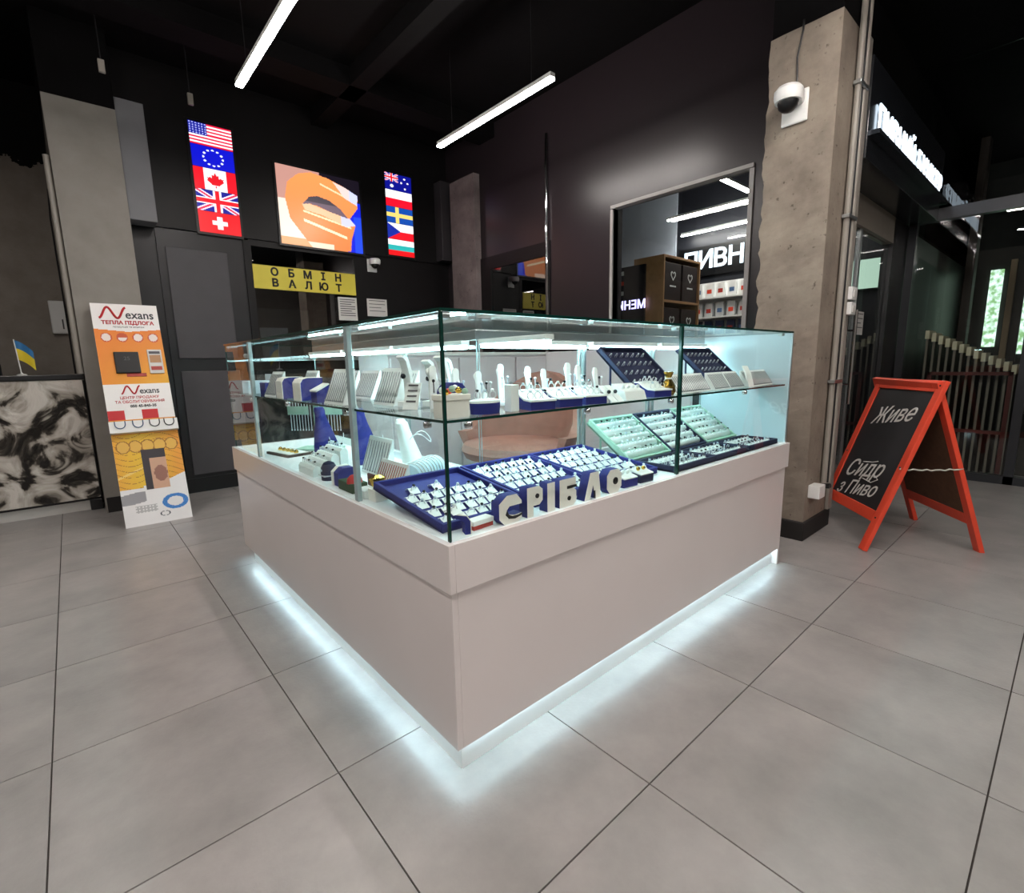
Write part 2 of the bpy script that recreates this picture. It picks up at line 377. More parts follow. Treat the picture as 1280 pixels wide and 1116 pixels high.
# rough concrete pillar
def rough_pillar():
    x0, x1, y0, y1, z1 = 3.255, 3.69, 1.035, 1.39, 2.90
    ring = []
    n = 6
    for k in range(n): ring.append((x0, y1+(y0-y1)*k/n, 0))
    for k in range(n): ring.append((x0+(x1-x0)*k/n, y0, 1))
    for k in range(n): ring.append((x1, y0+(y1-y0)*k/n, 2))
    for k in range(n): ring.append((x1+(x0-x1)*k/n, y1, 3))
    m = len(ring); nz = 90; vs = []; fs = []; rnd = random.Random(3)
    e = 0
    for j in range(nz+1):
        e = .82*e+rnd.uniform(-.007, .007); z = z1*j/nz
        for k, (x, y, sd) in enumerate(ring):
            dx = dy = 0
            if k == 0: dy = e*1.3+rnd.uniform(-.003, .003)+.03*(1-j/nz); dx = abs(e)*.5
            elif sd == 0 and k > 1: dx = rnd.uniform(-.0015, .0015)
            vs.append((x+dx, y+dy, z))
    for j in range(nz):
        for k in range(m): fs.append((j*m+k, j*m+(k+1) % m, (j+1)*m+(k+1) % m, (j+1)*m+k))
    fs.append(tuple(range(m-1, -1, -1))); fs.append(tuple(range(nz*m, nz*m+m)))
    o = MB().add(vs, fs).build('concrete_pillar', CONC)
    return struct(o, 'rough brown concrete pillar between the showcase and the chalkboard')
rp_ = rough_pillar()
obox('painted_top', (3.255, 3.69, 1.035, 1.39, 2.90, CEIL), BLACKP, rp_)
obox('dark_base', (3.23, 3.70, 1.02, 1.44, 0, .115), DARKR, rp_, .006)
obox('steel_angle', (3.63, 3.70, 1.012, 1.033, .12, 2.9), PIPE, rp_, .003)
for x, r in ((3.50, .016), (3.55, .012), (3.59, .016)):
    MB().tube([(x, 1.012, .32), (x, 1.012, 3.2)], r, 8).build('conduit', PIPE if r > .013 else DARKM, rp_, smooth=True)
for z in (.95, 1.9, 2.6): obox('pipe_clip', (3.47, 3.62, .99, 1.03, z, z+.02), ALU, rp_, .002)
for z in (1.45, 1.36): 
    k = obox('switch_box', (3.60, 3.69, .975, 1.01, z, z+.075), WHITE, rp_, .004); obox('rocker', (3.62, 3.67, .969, .976, z+.015, z+.055), PAPER, k, .002)
k = obox('socket_box', (3.30, 3.40, .97, 1.036, .26, .34), WHITE, rp_, .005)
for x in (3.415, 3.44): MB().tube([(x, 1.0, .32), (x, .955, .325)], .014, 8).build('plug', BLK, k)

# ceiling beams
for n_, (x0, x1, y0, y1) in enumerate(((-5, 3.6, 4.3, 4.55), (-5, 5.92, .2, .45), (2.05, 2.2, -4, 5.2))):
    struct(obox('trim_%d' % (n_+1), (x0, x1, y0, y1, CEIL-.14, CEIL), BLACKP))
for x, y, wh in ((.42, 4.6, 'above the concrete column'), (.95, 4.72, 'above the first flag screen')):
    t = thing('ceiling_bracket', 'small steel hanger on a thin rod '+wh, 'hanger', T(x, y, 3.12), 'rod hangers under the black ceiling')
    MB().tube([(0, 0, 0), (0, 0, CEIL-3.12)], .004, 6).build('rod', DARKM, t)
    obox('clamp', (-.018, .018, -.012, .012, -.03, .05), PIPE, t, .003)

# ------------------------------------------------------------------ ceiling tubes (lamps of the place)
def tube_light(x, y0, y1, label, z=2.9, alongx=False, cat='light', w=.022):
    t = thing('tube_light', label, cat, T(x, y0, z) if not alongx else T(x, y0, z, -math.pi/2), 'linear ceiling lights')
    L = y1-y0
    obox('housing', (-w, w, 0, L, .014, .042), WHITE, t, .003)
    obox('diffuser', (-w+.001, w-.001, .003, L-.003, 0, .014), TUBEM, t)
    for k in (.2, L-.2): MB().tube([(0, k, .04), (0, k, CEIL-z)], .0025, 6).build('hanging_wire', DARKM, t)
    return t
tube_light(1.055, 2.46, 3.82, 'bright white linear light hanging over the exchange booth window')
tube_light(2.565, 2.465, 3.79, 'bright white linear light hanging before the black gloss wall')
# the same luminaires go on in the same grid over the part of the hall beyond the picture
for x, y0, nm, lab in ((-.475, 2.46, 'desk', 'over the reception desk side'),
                       (-1.99, -.45, 'hall', 'over the middle of the hall'), (-.475, -.45, 'walkway', 'over the walkway to the desk'),
                       (1.055, -.45, 'counter', 'over the open floor before the counter'), (2.565, -.45, 'chalkboard', 'over the floor before the chalkboard'),
                       (-1.99, -3.36, 'hall_front', 'at the front wall over the hall'), (-.475, -3.36, 'walkway_front', 'at the front wall over the walkway'),
                       (1.055, -3.36, 'counter_front', 'at the front wall facing the counter'), (2.565, -3.36, 'chalkboard_front', 'at the front wall facing the chalkboard')):
    tube_light(x, y0, y0+1.34, 'linear ceiling light '+lab).name = 'tube_light_'+nm+'_offscreen'

# ------------------------------------------------------------------ exchange booth
struct(obox('wall_booth', (.50, .68, 5.24, 5.34, 0, 2.28), DARKM))
struct(obox('wall_booth_sill', (1.384, 3.6, 5.22, 5.34, 0, 1.17), BLACKH))
struct(obox('wall_booth_right', (2.45, 3.6, 5.22, 5.34, 1.20, 2.28), BLACKH))
d1 = struct(obox('door_1', (.68, 1.34, 5.22, 5.30, 0, 2.275), DARKM))
for z0, z1 in ((1.20, 2.13), (.16, 1.09)):
    obox('door_panel', (.735, 1.20, 5.205, 5.222, z0, z1), DOORP, d1, .006)
obox('kick_rail', (.68, 1.34, 5.21, 5.222, .0, .13), BLK, d1)
obox('door_frame', (1.338, 1.385, 5.2, 5.3, 0, 2.262), BLACKH, d1)
lk = MB().lathe([(.022, 0), (.022, .02), (.01, .02), (.01, .05)], 12, 0, T(1.265, 5.22, 1.22, 0, R(90))).build('lock', ALU, d1)
w1 = struct(MB().box(1.385, 2.45, 5.215, 5.25, 2.225, 2.28).build('window_1', BLACKH))
obox('window_frame', (1.385, 1.405, 5.215, 5.25, 1.2, 2.225), BLACKH, w1); obox('window_frame', (2.40, 2.45, 5.215, 5.25, 1.2, 2.225), BLACKH, w1)
pane('pane', (1.405, 2.40, 5.232, 5.24, 1.2, 2.225), 1, w1, GLASSR)
sl = struct(obox('trim_4', (1.385, 2.45, 5.12, 5.25, 1.17, 1.20), ALU))
# booth interior
struct(obox('wall_booth_back', (.7, 3.6, 6.55, 6.65, 0, 2.6), mat('booth_brown', (96, 76, 64), .8, vary=.12)))
struct(obox('wall_booth_side', (3.5, 3.6, 5.34, 6.55, 0, 2.6), MATS['booth_brown']))
struct(obox('ceiling_booth', (.7, 3.5, 5.34, 6.55, 2.32, 2.40), mat('booth_ceiling', (150, 152, 150), .8)))
bs = thing('slat_screen', 'brown louvred screen inside the exchange booth', 'screen', T(2.05, 5.5, 1.18))
obox('frame', (0, .26, .02, .04, 0, .78), SLAT, bs)
for k in range(18): obox('slat', (.005, .255, -.004, .02, .02+k*.042, .05+k*.042), SLAT, bs, M=T(0, 0, 0))
cb = thing('document_cabinet', 'grey steel cabinet inside the exchange booth', 'cabinet', T(1.62, 6.0, 0))
obox('body', (0, .55, 0, .4, 0, 1.75), mat('cabinet_grey', (120, 112, 104), .6, vary=.05), cb, .005)
obox('cabinet_door', (.01, .54, -.018, 0, .9, 1.74), mat('cabinet_door_grey', (134, 124, 114), .6), cb, .004); obox('cabinet_door', (.01, .54, -.018, 0, .05, .88), MATS['cabinet_door_grey'], cb, .004)
cc = thing('folding_card_stand', 'pale card easel standing inside the booth window', 'easel', T(1.62, 5.45, 1.18, R(-8)))
obox('card', (-.13, .13, -.01, .01, 0, .34), PAPER, cc, M=T(0, 0, 0, 0, R(-16))); obox('easel_leg', (-.02, .02, 0, .012, 0, .33), INK, cc, M=T(0, .17, 0, 0, R(12)))
obox('counter_desk', (1.39, 3.4, 5.34, 5.9, 1.13, 1.18), WOODD)
struct(bpy.data.objects['counter_desk'], 'dark counter board inside the exchange booth')
# yellow sign
ys = thing('exchange_sign', 'yellow currency exchange sign in black letters on the booth window', 'sign', T(1.40, 5.205, 1.845))
obox('board', (0, .995, 0, .0105, 0, .215), YELLOW, ys)
letters('letter', 'ОБМІН', .098, BLK, ys, XZ(.50, -.001, .158), .001, .0042, fixed=.155)
letters('letter', 'ВАЛЮТ', .098, BLK, ys, XZ(.50, -.001, .058), .001, .0042, fixed=.155)
def notice(name, M, w_, h_, label, group=None, lines=6):
    t = thing(name, label, 'notice', M, group)
    obox('sheet', (0, w_, 0, .003, 0, h_), PAPER, t)
    for k in range(lines):
        zz = h_*(.88-.78*k/lines); obox('text_line', (w_*.1, w_*(.9-.2*(k % 3 == 2)), -.001, 0, zz, zz+h_*.035), INK, t)
    return t
notice('paper_notice', T(2.19, 5.205, 1.585), .205, .235, 'white paper sheet on the booth window under the yellow sign', None, 8)
notice('paper_notice', T(2.515, 5.212, 1.64), .235, .185, 'white paper sheet on the dark panel beside the booth window', None, 4)
def dome_camera(M, label):
    t = thing('dome_camera', label, 'camera', M)
    obox('mount_plate', (-.055, .055, -.012, 0, -.075, .06), WHITE, t, .006)
    obox('bracket', (-.045, .045, -.075, -.01, -.01, .062), WHITE, t, .02)
    MB().lathe([(.052, .0), (.058, .02), (.058, .045), (.045, .06), (.02, .064)], 20, 0, T(0, -.085, -.008)).build('housing', WHITE, t, smooth=True)
    MB().lathe([(.002, -.042), (.022, -.037), (.038, -.022), (.043, 0), (.043, .004)], 18, 0, T(0, -.085, -.008)).build('dome', BLK, t, smooth=True)
    return t
dome_camera(T(2.60, 5.22, 2.18), 'small white dome camera on the booth wall under the right flag screen')
pcam = dome_camera(T(3.252, 1.24, 2.50, R(-90)) @ Matrix.Scale(1.25, 4), 'white dome camera on the rough concrete pillar')
MB().tube([(0, -.004, .05), (0, -.004, .12), (-.005, -.004, .2), (.012, -.004, .3), (.012, -.004, .34)], .004, 6).build('cable', BLK, pcam)

# ------------------------------------------------------------------ flag screens and picture screen
Wt, Rd, Bl = (250, 246, 250), (226, 12, 34), (10, 14, 170)
def f_us(u, v):
    if u < .42 and v < 7/13:
        a, b = (u/.42*6) % 1-.5, (v/(7/13)*5) % 1-.5
        return (170, 175, 240) if a*a+b*b < .07 else (18, 26, 140)
    return (222, 20, 60) if int(v*13) % 2 == 0 else Wt
def f_eu(u, v):
    for k in range(12):
        a = k*math.pi/6
        if (u-.5-.23*math.cos(a))**2*2.6+(v-.5-.36*math.sin(a))**2 < .0022: return (225, 230, 255)
    return (6, 14, 190)
LEAF = [(.5,.14),(.535,.30),(.58,.27),(.575,.46),(.63,.36),(.645,.42),(.70,.41),(.68,.52),(.705,.55),(.60,.70),(.612,.76),(.508,.745),(.51,.88)]
LEAF = LEAF+[(1-a, b) for a, b in LEAF[::-1]]
def f_ca(u, v):
    if u < .24 or u > .76: return Rd
    return (214, 10, 30) if inpoly(u, v, LEAF) else Wt
def f_gb(u, v):
    du, dv = abs(u-.5), abs(v-.5)
    if du < .055 or dv < .09: return Rd
    if du < .10 or dv < .16: return Wt
    d = abs(du*1.0-dv)
    if d < .05: return (226, 30, 70)
    return (250, 225, 250) if d < .12 else (16, 20, 140)
def f_ch(u, v):
    a, b = abs(u-.5)*1.62, abs(v-.5)
    return Wt if (a < .10 and b < .30) or (b < .10 and a < .30) else (226, 6, 24)
def f_au(u, v):
    if u < .5 and v < .5: return f_gb(u*2, v*2)
    for a, b, r in ((.25, .76, .07), (.74, .2, .04), (.62, .46, .04), (.86, .42, .04), (.75, .8, .045)):
        if (u-a)**2*2.4+(v-b)**2 < r*r*2: return Wt
    return (8, 14, 130)
f_pl = lambda u, v: Wt if v < .5 else (226, 14, 40)
f_se = lambda u, v: (235, 205, 110) if abs(u-.40) < .07 or abs(v-.5) < .12 else (14, 70, 160)
f_cz = lambda u, v: (20, 40, 150) if u < .5-abs(v-.5) else (Wt if v < .5 else (222, 16, 34))
f_bg = lambda u, v: Wt if v < .36 else ((40, 170, 168) if v < .68 else (230, 10, 20))
def flag_screen(x, z0, wd, ht, fl, label, nm):
    t = thing('flag_screen', label, 'screen', T(x, 5.19, z0), 'flag screens over the exchange booth')
    obox('casing', (-.02, wd+.02, .002, .0115, -.02, ht+.02), BLK, t)
    h = ht/5
    for k, (f, n) in enumerate(zip(fl, nm)):
        o = raster('flag_panel', f, wd, h-.003, 60, 40, SCREEN, t, XZ(0, 0, ht-(k+1)*h+.0015)); o['label'] = n
flag_screen(1.005, 2.283, .325, .885, (f_us, f_eu, f_ca, f_gb, f_ch), 'lit tower of five flags from stars and stripes down to white cross on red',
            ('stars and stripes flag', 'blue flag with ring of stars', 'red maple leaf flag', 'blue flag with red and white crosses', 'white cross on red flag'))
flag_screen(2.80, 2.308, .32, .848, (f_au, f_pl, f_se, f_cz, f_bg), 'lit tower of five flags with a yellow cross on blue in the middle',
            ('blue flag with white stars', 'white over red flag', 'yellow cross on blue flag', 'white and red flag with blue wedge', 'white teal and red striped flag'))
EO = [(.08,.4),(.12,.2),(.25,.07),(.4,.02),(.6,.05),(.8,.12),(.97,.2),(.96,.38),(.85,.54),(.92,.62),(.88,.76),(.86,.82),(.84,.99),(.7,1.01),(.36,1.01),(.25,.85),(.12,.66)]
EH = [(.27,.45),(.36,.34),(.46,.31),(.6,.34),(.74,.43),(.83,.54),(.6,.49),(.45,.44),(.36,.43)]
def f_euro(u, v):
    if inpoly(u, v, EH): return (110, 92, 104) if v > .40 else (70, 62, 70)
    if inpoly(u, v, EO):
        if inpoly(u, v, [(.66,.08),(.8,.12),(.97,.2),(.96,.34),(.8,.27)]): return (236, 206, 200) if u < .86 else (200, 205, 250)
        if inpoly(u, v, [(.27,.45),(.36,.43),(.6,.49),(.85,.54),(.92,.62),(.8,.66),(.5,.55),(.3,.52)]): return (240, 190, 150) if u < .74 else (205, 205, 245)
        if abs(v-(.66+.30*(u-.3))) < .018 and .28 < u < .8: return (255, 232, 190)
        if abs(v-(.54+.22*(u-.3))) < .012 and .28 < u < .86: return (255, 226, 180)
        if abs(v-(.16+.36*(u-.55))) < .012 and .5 < u < .93: return (255, 214, 170)
        if v > .93 and u < .62: return (250, 214, 190)
        s = .92+.16*(1-v); return (min(255, 238*s), 140*s, 78*s)
    if u > .78 and v > .3: return (10, 30, 210) if u < .9 or v < .5 else (30, 70, 240)
    if v < .3 and u > .5: return (20, 14, 26)
    if v < .42: return (190, 140, 128)
    return (240, 222, 206) if v < .9 else (226, 160, 110)
es = thing('picture_screen', 'lit screen showing a big orange euro symbol between the flags', 'screen', T(1.675, 5.185, 2.275))
obox('casing', (-.02, .845, .002, .0165, -.02, .73), BLK, es)
raster('display', f_euro, .82, .71, 130, 112, SCREEN, es, XZ(0, 0, 0))

# ------------------------------------------------------------------ reception desk, wall box, table flag, chair
dk = thing('reception_desk', 'long desk with crumpled black and silver front panel', 'desk', T(0, 0, 0))
obox('front_panel', (-2.6, .085, 5.17, 5.2, .10, 1.045), FILM, dk, .004)
obox('desk_top', (-2.62, .085, 5.15, 5.45, 1.05, 1.085), mat('desk_top_dark', (30, 30, 33), .3), dk, .004)
obox('body', (-2.55, .08, 5.2, 5.42, .08, 1.05), DARKM, dk)
obox('plinth', (-2.5, .08, 5.21, 5.4, 0, .09), mat('plinth_grey', (190, 188, 184), .5), dk)
MB().tube([(.078, 5.168, .1), (.078, 5.168, 1.04)], .008, 6).build('edge_trim', BLK, dk)
obox('rubber_foot', (.0, .08, 5.17, 5.22, 0, .09), BLK, dk, .006)
wb = thing('wall_box', 'white intercom box on the concrete wall by the column', 'intercom', T(-.01, 6.3, 1.45) @ Matrix.Scale(1.09, 4))
obox('cover', (-.05, .055, -.05, 0, 0, .27), WHITE, wb, .008); obox('slot', (.02, .03, -.053, -.05, .04, .12), INK, wb)
uf = thing('table_flag', 'small blue and yellow flag on a stick on the desk', 'flag', T(-.27, 5.35, 1.085))
MB().tube([(0, 0, 0), (-.012, 0, .27)], .004, 6).build('stick', WHITE, uf)
MB().lathe([(.03, 0), (.03, .008), (.008, .014), (.006, .02)], 12).build('flag_base', WHITE, uf, smooth=True)
def flag_strip(z0, z1, m, nm):
    b = MB(); n = 8; vs = []
    for k in range(n+1):
        t_ = k/n; x = -.01+.095*t_; dz = -.055*t_*t_-.03*t_; dy = .014*math.sin(t_*5)
        vs += [(x, dy, z0+dz), (x, dy, z1+dz), (x, dy+.0015, z0+dz), (x, dy+.0015, z1+dz)]
    fs = []
    for k in range(n):
        a = 4*k; fs += [(a, a+4, a+5, a+1), (a+2, a+3, a+7, a+6), (a+1, a+5, a+7, a+3), (a, a+2, a+6, a+4)]
    fs += [(0, 1, 3, 2), (4*n, 4*n+2, 4*n+3, 4*n+1)]
    b.add(vs, fs).build(nm, m, uf, smooth=True)
flag_strip(.205, .265, mat('flag_blue', (52, 120, 176), .7), 'blue_stripe'); flag_strip(.12, .205, mat('flag_yellow', (232, 206, 50), .7), 'yellow_stripe')
oc = thing('office_chair', 'black office chair behind the reception desk', 'chair', T(-.65, 5.86, 0))
obox('backrest', (-.24, .24, -.03, .02, .62, 1.2), BLK, oc, .05); 
MB().tube([(0, -.0, .44), (0, -.0, .7)], .02, 8).build('back_post', BLK, oc)
obox('seat', (-.23, .23, -.02, .38, .43, .5), BLK, oc, .03); MB().tube([(0, .17, .06), (0, .17, .44)], .025, 10).build('column', DARKM, oc)
for k in range(5):
    a = 2*math.pi*k/5; MB().tube([(0, .17, .08), (.22*math.cos(a), .17+.22*math.sin(a), .03)], .018, 8).build('leg', BLK, oc); MB().ball((.22*math.cos(a), .17+.22*math.sin(a), .024), .024, 8).build('caster', BLK, oc)

# ------------------------------------------------------------------ poster stand
pl = math.atan2(.54, 1.60)
ang = R(-1)
PS = T(.168, 4.37, 0, ang) @ Matrix.Rotation(-pl, 4, 'X')
ps = thing('poster_stand', 'tall leaning orange and white advertising board for floor heating', 'poster', PS)
PW, PH = .405, 1.695
obox('board', (0, PW, .002, .02, 0, PH), WHITE, ps)
def ell(u, v, a, b, ru, rv): return ((u-a)/ru)**2+((v-b)/rv)**2
def f_poster(u, v):
    wv = .01*math.sin(u*6)
    if v < .118+.012*(1-abs(u-.5)*2): return (236, 233, 231)
    if v < .373:
        for k in range(4):
            e = ell(u, v, .16+.235*k, .157, .085, .022)
            if e < 1: return (238, 222, 214) if e < .62 and not (k == 1 and v < .157) else (205, 84, 40)
        return (232, 128+int(30*(v-.12)/.25*(.5+u)), 34)
    if v < .49: return (238, 236, 234)
    if v < .532:
        return (196, 20, 30) if int(u*4) % 2 == 0 else (236, 234, 232)
    if v < .60: return (228, 150, 40)
    if v < .80+.03*math.sin(u*3.2+.3) or (v < .84 and u < .35):
        for k in range(5):
            e = ell(u, v, .14+.18*k, .655, .10, .027)
            if .8 < e < 1.1: return (150, 96, 20)
            if e <= .8: return (226, 176, 74)
        if abs((v-.72-.02*math.sin(u*7))*40 % 1) < .09: return (170, 106, 26)
        if abs(v-(.74+.10*(.5-u))) < .005 and u < .45: return (240, 204, 110)
        return (233, 168+int(20*math.sin(u*4)), 44)
    if u < .36 and .855 < v < .905 and abs(v-(.888-.04*u)) < .024: return (152, 150, 154)
    e = ell(u, v, .78, .915, .20, .034)
    if .38 < e < 1: return (40, 110, 190) if int(e*9) % 2 else (70, 140, 214)
    e = ell(u, v, .60, .962, .075, .012)
    if .6 < e < 1: return (80, 84, 92)
    if .18 < u < .5 and .915 < v < .945 and (int(u*40) % 2 == 0 or int(v*160) % 2 == 0): return (186, 184, 184)
    return (236, 233, 233)
raster('printed_face', f_poster, PW, PH, 90, 330, PRINT, ps, XZ(0, 0, 0))
NRED = mat('brand_red', (186, 34, 40), .5); NGREY = mat('brand_grey', (58, 58, 64), .5)
def brand(cx, cz, s):
    pts = []
    for k in range(33):
        t_ = k/32; x = -.20+.23*t_
        z = .015+.06*math.sin(t_*3*math.pi-.5*math.pi)
        pts.append((cx+s*x, -.002, cz+s*z))
    MB().tube(pts, .011*s, 6).build('brand_wave', NRED, ps)
    text('brand_name', 'exans', .125*s, NGREY, ps, XZ(cx+.02*s, -.001, cz-.006*s), .001, .0022*s, 'LEFT', wide=.86)
brand(.185, PH-.082, .72); brand(.20, PH-.685, .5)
text('lettering', 'ТЕПЛА ПІДЛОГА', .038, NRED, ps, XZ(.21, -.001, PH-.15), .001, .0016)
text('lettering', 'продукція та монтаж', .019, NGREY, ps, XZ(.21, -.001, PH-.182), .001)
text('lettering', 'ЦЕНТР ПРОДАЖУ', .027, NRED, ps, XZ(.205, -.001, PH-.738), .001, .0006)
text('lettering', 'ТА ОБСЛУГОВУВАННЯ', .027, NRED, ps, XZ(.205, -.001, PH-.77), .001, .0006)
text('lettering', '050 45-845-35', .027, BLK, ps, XZ(.22, -.001, PH-.804), .001, .001)
th = obox('thermostat_sample', (.09, .24, -.02, 0, PH-.55, PH-.385), BLK, ps, .005)
text('display_digits', '25', .04, INK, th, XZ(.165, -.0205, PH-.44), .001); obox('ticket', (.15, .27, -.006, 0, PH-.575, PH-.55), RED, ps)
lf = obox('leaflet', (.295, .385, -.012, 0, PH-.555, PH-.365), PAPER, ps, .002)
obox('leaflet_photo', (.305, .375, -.0135, -.012, PH-.47, PH-.41), WOODL, lf); obox('leaflet_title', (.305, .375, -.0135, -.012, PH-.40, PH-.38), INK, lf); obox('leaflet_line', (.305, .375, -.0135, -.012, PH-.53, PH-.50), RED, lf)
tr = MB().box(-.004, PW+.004, -.045, 0, PH-1.01, PH-1.0).box(-.004, PW+.004, -.05, -.045, PH-1.01, PH-.925).build('sample_tray', WHITE, ps)
for k, x in enumerate((.06, .165, .265, .355)):
    pts = [(x+.03*math.cos(a), -.055, PH-.95+.03*math.sin(a)-.0) for a in [math.pi+math.pi*q/10 for q in range(11)]]
    MB().tube([(x-.03, -.055, PH-.926)]+pts+[(x+.03, -.055, PH-.926)], .0035, 6).build('cable_sample', mat('cable_blue', (70, 96, 130), .5) if k < 2 else NGREY, tr, smooth=True)
pb = raster('printed_box', lambda u, v: (46, 36, 42) if u < .3 or v < .22 else ((206, 160, 132) if ell(u, v, .7, .62, .28, .2) > 1 else (150, 100, 84)), .145, .30, 20, 40, PRINT, ps, XZ(.155, -.0015, .255))

# ------------------------------------------------------------------ the showcase counter
X0, Y0, X1, Y1 = .655, .99, 2.785, 3.15      # outer faces of the lower panels
DP = .50
dc = thing('display_counter', 'corner jewellery showcase counter with white laminate base and glass top', 'counter', T(X0, Y0, 0))
cw = Matrix.Translation((-X0, -Y0, 0))
def cbox(name, b, m, bevel=0, parent=None):
    o = MB().box(*b).build(name, m, parent or dc, bevel=bevel)
    for v in o.data.vertices: v.co -= Vector((X0, Y0, 0))
    return o
def cpane(name, b, thin, g=None, e=None):
    o = MB().box(*b, 0, None, 1, thin).build(name, [g or GLASS, e or EDGE], dc)
    for v in o.data.vertices: v.co -= Vector((X0, Y0, 0))
    return o
LZ0, LZ1, GZ = .545, .67, 1.24
cbox('front_panel', (X0+.018, X1, Y0, Y0+.018, .09, LZ0), PANEL, .0015)
cbox('front_panel', (X0, X0+.018, Y0, Y1, .09, LZ0), PANEL, .0015)
cbox('end_panel', (X1-.018, X1+.001, Y0+.001, Y0+DP, 0, LZ0), PANEL, .0015)
cbox('end_panel', (X0+.001, X0+DP, Y1-.018, Y1+.001, .09, LZ0), PANEL, .0015)
cbox('back_panel', (X0+DP-.018, X1, Y0+DP-.018, Y0+DP, 0, LZ0), PANEL)
cbox('back_panel', (X0+DP-.018, X0+DP, Y0+DP, Y1, 0, LZ0), PANEL)
cbox('ledge', (X0+.008, X1+.012, Y0-.010, Y0+.008, LZ0-.004, LZ1), PANEL, .0015)
cbox('ledge', (X0-.010, X0+.008, Y0-.010, Y1+.01, LZ0-.004, LZ1), PANEL, .0015)
cbox('ledge', (X1-.006, X1+.012, Y0+.008, Y0+DP, LZ0-.004, LZ1), PANEL, .0015)
cbox('ledge', (X0+.008, X0+DP, Y1-.008, Y1+.01, LZ0-.004, LZ1), PANEL, .0015)
cbox('plinth', (X0+.03, X1-.02, Y0+.03, Y0+.046, 0, .085), WHITE)
cbox('plinth', (X0+.03, X0+.046, Y0+.046, Y1-.06, 0, .085), WHITE)
cbox('led_strip', (X0+.02, X1-.022, Y0+.0185, Y0+.0285, .094, .099), KLED)
cbox('led_strip', (X0+.0185, X0+.0285, Y0+.03, Y1-.03, .094, .099), KLED)
cbox('deck', (X0+.008, X1-.006, Y0+.008, Y0+DP, LZ1-.02, LZ1-.002), DECK)
cbox('deck', (X0+.008, X0+DP, Y0+DP, Y1-.008, LZ1-.02, LZ1-.002), DECK)
GX, GY = X0+.008, Y0+.012       # outer glass faces
gt = .006
for y0, y1 in ((GY, 1.535), (1.545, 2.675), (2.685, Y1)): cpane('front_glass', (GX, GX+gt, y0, y1, LZ1-.004, GZ-.008), 0)
for x0, x1 in ((GX+gt, 1.727), (1.735, X1)): cpane('front_glass', (x0, x1, GY, GY+gt, LZ1-.004, GZ-.008), 1)
for y in (1.54, 2.68): cbox('glass_joint', (GX-.002, GX+.014, y-.012, y+.012, LZ1, GZ-.008), EDGEL, .002)
cbox('glass_joint', (1.724, 1.738, GY-.002, GY+.012, LZ1, GZ-.008), EDGE, .002)
cbox('corner_joint', (GX-.001, GX+.007, GY-.001, GY+.007, LZ1, GZ-.008), EDGE, .001)
# end and top glass
cbox('end_glass', (X1-.002, X1+.006, GY, Y0+DP, LZ1-.004, GZ-.008), FROST, .001)
cbox('end_edge', (X1+.001, X1+.010, GY-.004, GY+.006, LZ1, GZ-.006), ALU, .001)
cpane('end_glass', (GX+gt, X0+DP, Y1-.006, Y1, LZ1-.004, GZ-.008), 1)
cpane('top_glass', (GX-.004, X1+.008, GY-.004, Y0+DP+.01, GZ-.008, GZ), 2)
cpane('top_glass', (GX-.004, X0+DP+.01, Y0+DP+.011, Y1+.004, GZ-.008, GZ), 2)
# back: rails, sliding glass doors, mullions
BX, BY = X0+DP-.012, Y0+DP-.012
cbox('top_rail', (BX-.02, X1, BY-.006, BY+.022, GZ-.045, GZ-.009), ALU, .002)
cbox('top_rail', (BX-.006, BX+.022, BY+.022, Y1-.006, GZ-.045, GZ-.009), ALU, .002)
cbox('bottom_rail', (BX-.02, X1, BY-.006, BY+.022, LZ1-.002, LZ1+.03), WHITE, .002)
cbox('bottom_rail', (BX-.006, BX+.022, BY+.022, Y1-.006, LZ1-.002, LZ1+.03), WHITE, .002)
for x0, x1, o in ((BX, 1.72, 0), (1.70, 2.24, .009), (2.22, X1-.004, 0)): cpane('sliding_glass', (x0, x1, BY+o, BY+o+.005, LZ1+.03, GZ-.045), 1, None, EDGEL)
for y0, y1, o in ((BY+.02, 2.05, 0), (2.03, 2.6, .009), (2.58, Y1-.01, 0)): cpane('sliding_glass', (BX+o, BX+o+.005, y0, y1, LZ1+.03, GZ-.045), 0, None, EDGEL)
for x in (1.70, 2.24): cbox('door_stile', (x-.006, x+.006, BY-.004, BY+.002, LZ1+.03, GZ-.045), ALU)
# showcase tubes
for x0, x1 in ((BX+.05, 1.70), (1.74, 2.24), (2.28, X1-.04)):
    k = cbox('tube_holder', (x0, x1, BY-.045, BY-.008, GZ-.062, GZ-.045), WHITE, .002); cbox('case_tube', (x0+.01, x1-.01, BY-.04, BY-.012, GZ-.075, GZ-.062), LED)
for y0, y1 in ((BY+.05, 2.05), (2.08, 2.60), (2.63, Y1-.05)):
    cbox('tube_holder', (BX-.045, BX-.008, y0, y1, GZ-.062, GZ-.045), WHITE, .002); cbox('case_tube', (BX-.04, BX-.012, y0+.01, y1-.01, GZ-.075, GZ-.062), LED)
cbox('tube_holder', (BX-.045, BX-.008, Y0+.10, BY-.05, GZ-.062, GZ-.045), WHITE, .002); cbox('case_tube', (BX-.04, BX-.012, Y0+.11, BY-.06, GZ-.075, GZ-.062), LED)
